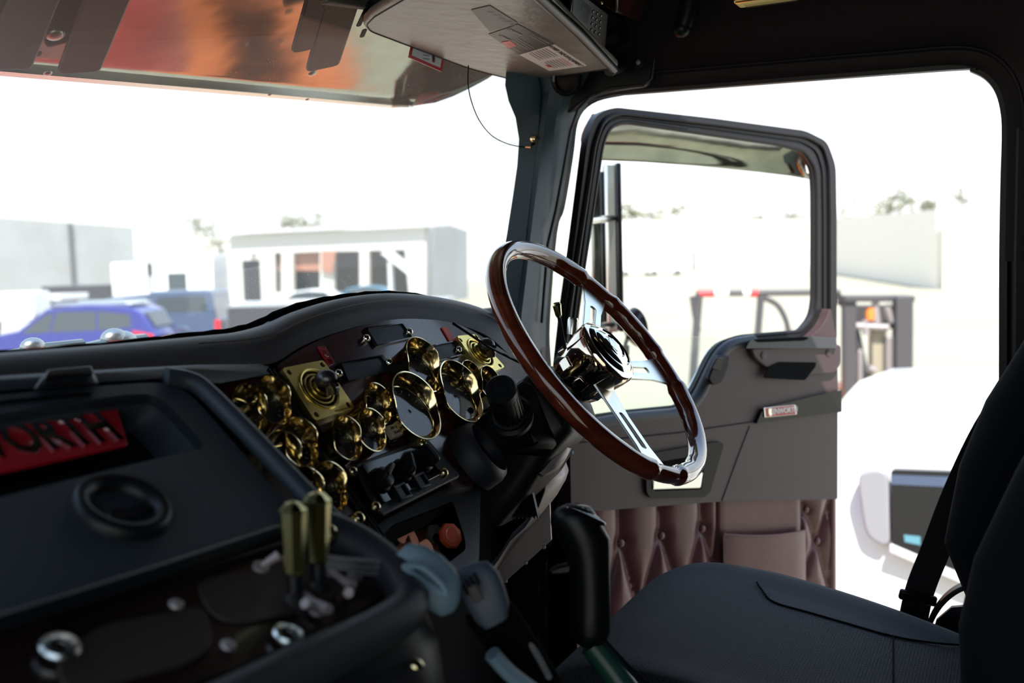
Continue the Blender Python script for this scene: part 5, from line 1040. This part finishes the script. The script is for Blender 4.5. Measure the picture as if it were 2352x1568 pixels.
# white cab truck
def boxtruck(name, label, x, d, ang, parts_):
    r = root(name, label, 'truck', gpos(x, d), radians(ang), local=True)
    for nm, b_, m_, bv in parts_: put(nm, bb(*b_), m_, r, bev=bv)
    for wx in (-2, 1.6):
        for sy in (-1, 1): wheel(r, wx, sy * .9, .42)
    return r
boxtruck('cab_truck', 'white cab truck parked behind the slate utility', 500, 38, 117, [('truck_cab', (.3, 2.2, -1, 1, .6, 2.9), m_pwhite, .15), ('side_window', (.9, 1.6, -1.02, 1.02, 1.7, 2.4), m_carglass, 0), ('cargo_body', (-.1, .28, -1.05, 1.05, .8, 3.1), m_pwhite, .03), ('tray', (-1.8, -.1, -1.05, 1.05, .7, 1.0), m_dark, .02), ('headboard_post', (-1.35, -1.2, -1.05, 1.05, 1.0, 2.8), m_tyre, .01)])
boxtruck('beavertail_truck', 'grey and white truck with ladder racks far behind the blue wagon', 362, 48, 117, [('truck_cab', (.2, 1.9, -1, 1, .6, 2.9), m_pwhite, .1), ('rack_top', (-2.1, .2, -1.1, 1.1, 2.9, 3.2), m_pwhite, .05), ('rack_side', (-2.1, .2, -1.1, 1.1, .8, 2.2), m_wallg, .02)] + [('rack_post', (-2.1 + .45 * k, -2.0 + .45 * k, -1.1, 1.1, 2.2, 2.9), m_dark, 0) for k in range(5)])
boxtruck('tray_ute', 'white tray utility with orange lamps at the left through the windscreen', 70, 42, 207, [('truck_cab', (.3, 1.9, -.9, .9, .6, 1.8), m_pwhite, .1), ('tray_body', (-2.6, .2, -1.25, 1.25, 1.35, 1.6), m_pwhite, .02), ('number_plate', (-2.66, -2.6, -.3, .3, 1.05, 1.25), m_dark, 0), ('tail_lamp', (-2.66, -2.6, -1.1, -.7, 1.0, 1.25), m_lampor, 0), ('tail_lamp', (-2.66, -2.6, .7, 1.1, 1.0, 1.25), m_lampor, 0)])
boxtruck('flatbed_trailer', 'black flatbed trailer beyond the dashboard in front of the workshop', 785, 29, 117, [('trailer_bed', (-3.1, 3.1, -1.1, 1.1, .75, 1.45), m_tyre, .03), ('bed_top', (-3.1, 3.1, -1.1, 1.1, 1.45, 1.5), m_wallg, .01), ('toolbox', (-1.3, 0, -.9, .9, .5, 1.0), m_dark, .02)])
boxtruck('flatbed_trailer', 'black flatbed behind the blue wagon by the grey shed', 190, 56, 117, [('trailer_bed', (-1.9, 1.9, -1.1, 1.1, .8, 1.7), m_tyre, .03), ('bed_top', (-1.9, 1.9, -1.1, 1.1, 1.7, 1.75), m_dark, .01)])
boxtruck('small_truck', 'light blue and silver small truck in front of the workshop right bay', 545, 33, 117, [('truck_cab', (-.8, .2, -.9, .9, .5, 1.4), m_roofl, .1), ('tray_body', (.2, .8, -.9, .9, .5, 1.0), m_pwhite, .05)])
for x, c_, lab in ((915, m_pwhite, 'pale wheelie bin beside the workshop, nearest the bay'), (955, M('bin_blue', (.12, .2, .34), .6), 'blue wheelie bin beside the workshop'), (1008, m_pwhite, 'white crate beside the bins')):
    p = gpos(x, 44); r = root('yard_bin' if x < 990 else 'yard_crate', lab, 'bin' if x < 990 else 'crate', p, radians(27), local=True)
    w = .3 if x < 990 else .55; put('bin_body', loft([[V((a * w * s, b_ * w * s, z)) for a, b_ in ((-1, -1), (1, -1), (1, 1), (-1, 1))] for z, s in ((0, .8), (1.0 if x < 990 else .9, 1))]), c_, r); put('bin_lid', bb(-w * 1.05, w * 1.05, -w * 1.05, w * 1.05, 1.0 if x < 990 else .9, 1.08 if x < 990 else .96), c_, r, bev=.02)
ld = root('loader_ramp', 'white raised loading ramp tilted beside the workshop bay', 'ramp', gpos(920, 46), radians(-63), local=True)
put('ramp_deck', prism([V((-.9, -.1, 3.0)), V((-.5, -.1, 3.15)), V((.95, -.1, 1.9)), V((.8, -.1, 1.6))], (0, 1.2, 0)), m_pwhite, ld); put('ramp_leg', bb(.4, .6, 0, 1, 0, 1.9), m_roofl, ld); put('ramp_leg', bb(-.6, -.45, 0, 1, 0, 2.9), m_roofl, ld)
# forklift
FD = 11.0
fk = root('forklift', 'charcoal forklift with red and white taped overhead guard beyond the open door', 'forklift', gpos(1850, FD))
def fp(x, y, d=FD): return at(x, y, d)
def ft_(nm, pts, r, m_=m_fork): return put(nm, tube([fp(*q) for q in pts], r, 8), m_, fk)
for dd in (0, 1.0):
    ft_('guard_post', [(1606, 676, FD + dd), (1600, 745, FD + dd), (1588, 920, FD + dd), (1580, 1090, FD + dd)], .045); ft_('guard_post', [(1748, 676, FD + dd), (1738, 800, FD + dd), (1735, 1090, FD + dd)], .04)
    put('guard_brace', tube(smoothp([fp(*q, FD + dd) for q in ((1750, 682), (1785, 700), (1805, 735), (1812, 770))], 4), .03, 8), m_fork, fk)
    put('guard_brace', tube(smoothp([fp(*q, FD + dd) for q in ((1926, 690), (1945, 705), (1960, 740), (1980, 830), (1998, 920), (2010, 1040))], 4), .045, 8), m_fork, fk)
    ft_('guard_rail', [(1600, 673, FD + dd), (1930, 671, FD + dd)], .035)
for k in range(5): ft_('guard_bar', [(1640 + 62 * k, 672, FD), (1640 + 62 * k, 672, FD + 1.0)], .02)
ft_('exhaust', [(1590, 680), (1596, 720), (1604, 760)], .035); ft_('mirror_bracket', [(1808, 760), (1812, 775)], .06)
for x0, x1, m_ in ((1605, 1640, m_lampred), (1640, 1672, m_pwhite), (1706, 1722, m_pwhite), (1722, 1740, m_lampred)): ft_('safety_tape', [(x0, 673, FD - .01), (x1, 673, FD - .01)], .042, m_)
def fb(nm, x0, x1, y0, y1, m_, dd=0, dep=.15): 
    a, b_, c = at(x0, y1, FD + dd), at(x1, y1, FD + dd), at(x0, y0, FD + dd); w_ = b_ - a; xx = w_.normalized(); h = (c - a).length; return put(nm, box(a + w_ / 2 + V((0, 0, 1)) * h / 2, (w_.length, dep, h), (xx, V((0, 0, 1)).cross(xx), V((0, 0, 1)))), m_, fk, bev=.01)
ml = fb('mast_upright', 2052, 2090, 680, 1150, m_fork); fb('mast_upright', 1936, 1962, 680, 1150, m_fork, .1); fb('mast_head', 1930, 2090, 678, 692, m_fork, -.05, .3); fb('mast_head', 1940, 2085, 742, 754, m_fork, .1)
fb('mast_channel', 2030, 2048, 770, 1150, m_steel, .1); fb('mast_channel', 1966, 1976, 800, 1150, m_steel, .15); fb('hose_guard', 1998, 2030, 752, 1150, M('mast_cream', (.33, .29, .22), .5), .2); fb('reflector', 2034, 2046, 782, 845, m_pwhite, -.02, .05); fb('reflector', 1944, 1956, 775, 830, m_pwhite, -.02, .05)
fb('data_plate', 2073, 2086, 712, 742, m_sticker, -.09, .01); fb('dark_carriage', 1962, 2052, 700, 745, m_fork, .4)
put('beacon_lamp', lathe([(.05, -.06), (.055, 0), (.05, .06), (.02, .08)], fp(1999, 722, FD - .1), (0, 0, 1), 14), m_lampor, fk)
for (x0, y0), (x1, y1) in (((1965, 748), (2040, 752)), ((1985, 735), (1990, 768)), ((2010, 690), (2015, 745)), ((2035, 700), (2050, 740)), ((1995, 845), (2010, 850))): put('lift_linkage', tube([fp(x0, y0, FD - .12), fp(x1, y1, FD - .12)], .04, 8), m_steel, fk)
tcen = fp(2072, 845, FD - .085); 
text('mast_lettering', 'FORCE', .185, tcen, V((0, 0, 1)), -RV, m_white, fk, .002, .004)
text('mast_lettering', 'H E', .14, fp(2072, 790, FD - .085), V((0, 0, 1)), -RV, M('yellow_letters', (.5, .42, .08), .5), fk, .002, .004)
put('load_backrest', tube(smoothp([fp(2090, 866), fp(2130, 866), fp(2155, 872), fp(2166, 895), fp(2166, 1100)], 4), .03, 8), m_fork, fk)
for x in (2108, 2136): ft_('backrest_bar', [(x + 4, 868), (x - 4, 1000), (x - 8, 1100)], .02)
put('truck_body', box(gpos(1790, FD + .6) + V((0, 0, .62)), (1.6, 1.1, .9), (V((RV.x, RV.y, 0)).normalized(), V((DV.x, DV.y, 0)).normalized(), V((0, 0, 1)))), m_lampor, fk, bev=.08)
for x in (1640, 1940):
    for dd in (.1, 1.1): put('tyre', lathe([(.15, -.1), (.28, -.09), (.28, .09), (.15, .1)], gpos(x, FD + dd) + V((0, 0, .28)), V((DV.x, DV.y, 0)), 20), m_tyre, fk)
# white van close alongside
vn_ = root('white_van', 'white van parked close alongside, its roof and dark side window seen past the seat', 'van', (4.9, -1.5, GZ))
prof = []
yL = onx(1926, 1000, 4.0).y
def vring(y, s, e=0):
    return [V((4.9 + a * s, y, z)) for a, z in ((-.93, GZ + .35 + e), (-.95, GZ + .8), (-.93, GZ + 1.10), (-.88, GZ + 1.62 - e * .4), (-.80, GZ + 1.84 - e * .8), (-.62, GZ + 1.93 - e), (0, GZ + 1.97 - e), (.62, GZ + 1.93 - e), (.80, GZ + 1.84 - e * .8), (.93, GZ + 1.2), (.95, GZ + .8), (.93, GZ + .35 + e))]
put('van_body', loft([vring(yL + .10, .90, .14), vring(yL + .03, .95, .06), vring(yL - .08, .99, .015), vring(yL - .3, 1), vring(-3.6, 1), vring(-3.9, .96, .1)]), m_pwhite, vn_, ang=40)
sx = 3.925
put('sky_reflection_pane', prism(rnd([onx(x, y, sx) for x, y in ((1970, 1110), (1976, 1082), (2040, 1076), (2044, 1262), (1996, 1238), (1984, 1210))], .06), (.06, 0, 0)), m_lightglass, vn_, bev=.01)  # quarter pane with the sky reflection put into its grey colour
put('side_window', prism(rnd([onx(x, y, sx) for x, y in ((2046, 1078), (2420, 1092), (2420, 1400), (2330, 1370), (2046, 1250))], .02), (.05, 0, 0)), m_vanglass, vn_, bev=.005)
put('window_header', prism([onx(x, y, sx - .004) for x, y in ((2046, 1090), (2420, 1104), (2420, 1130), (2046, 1112))], (.01, 0, 0)), m_pslate, vn_)
put('belt_moulding', prism([onx(x, y, sx - .02) for x, y in ((2044, 1250), (2330, 1372), (2326, 1392), (2042, 1268))], (.04, 0, 0)), m_roofl, vn_, bev=.004)
put('window_sticker', prism([onx(x, y, sx - .003) for x, y in ((2076, 1228), (2114, 1232), (2114, 1252), (2078, 1244))], (.004, 0, 0)), M('sticker_blue', (.12, .30, .38), .5), vn_)
for y in (yL - .8, -2.9):
    for s in (-1, 1): put('tyre', lathe([(.2, -.1), (.34, -.09), (.34, .09), (.2, .1)], (4.9 + s * .84, y, GZ + .34), (1, 0, 0), 22), m_tyre, vn_)
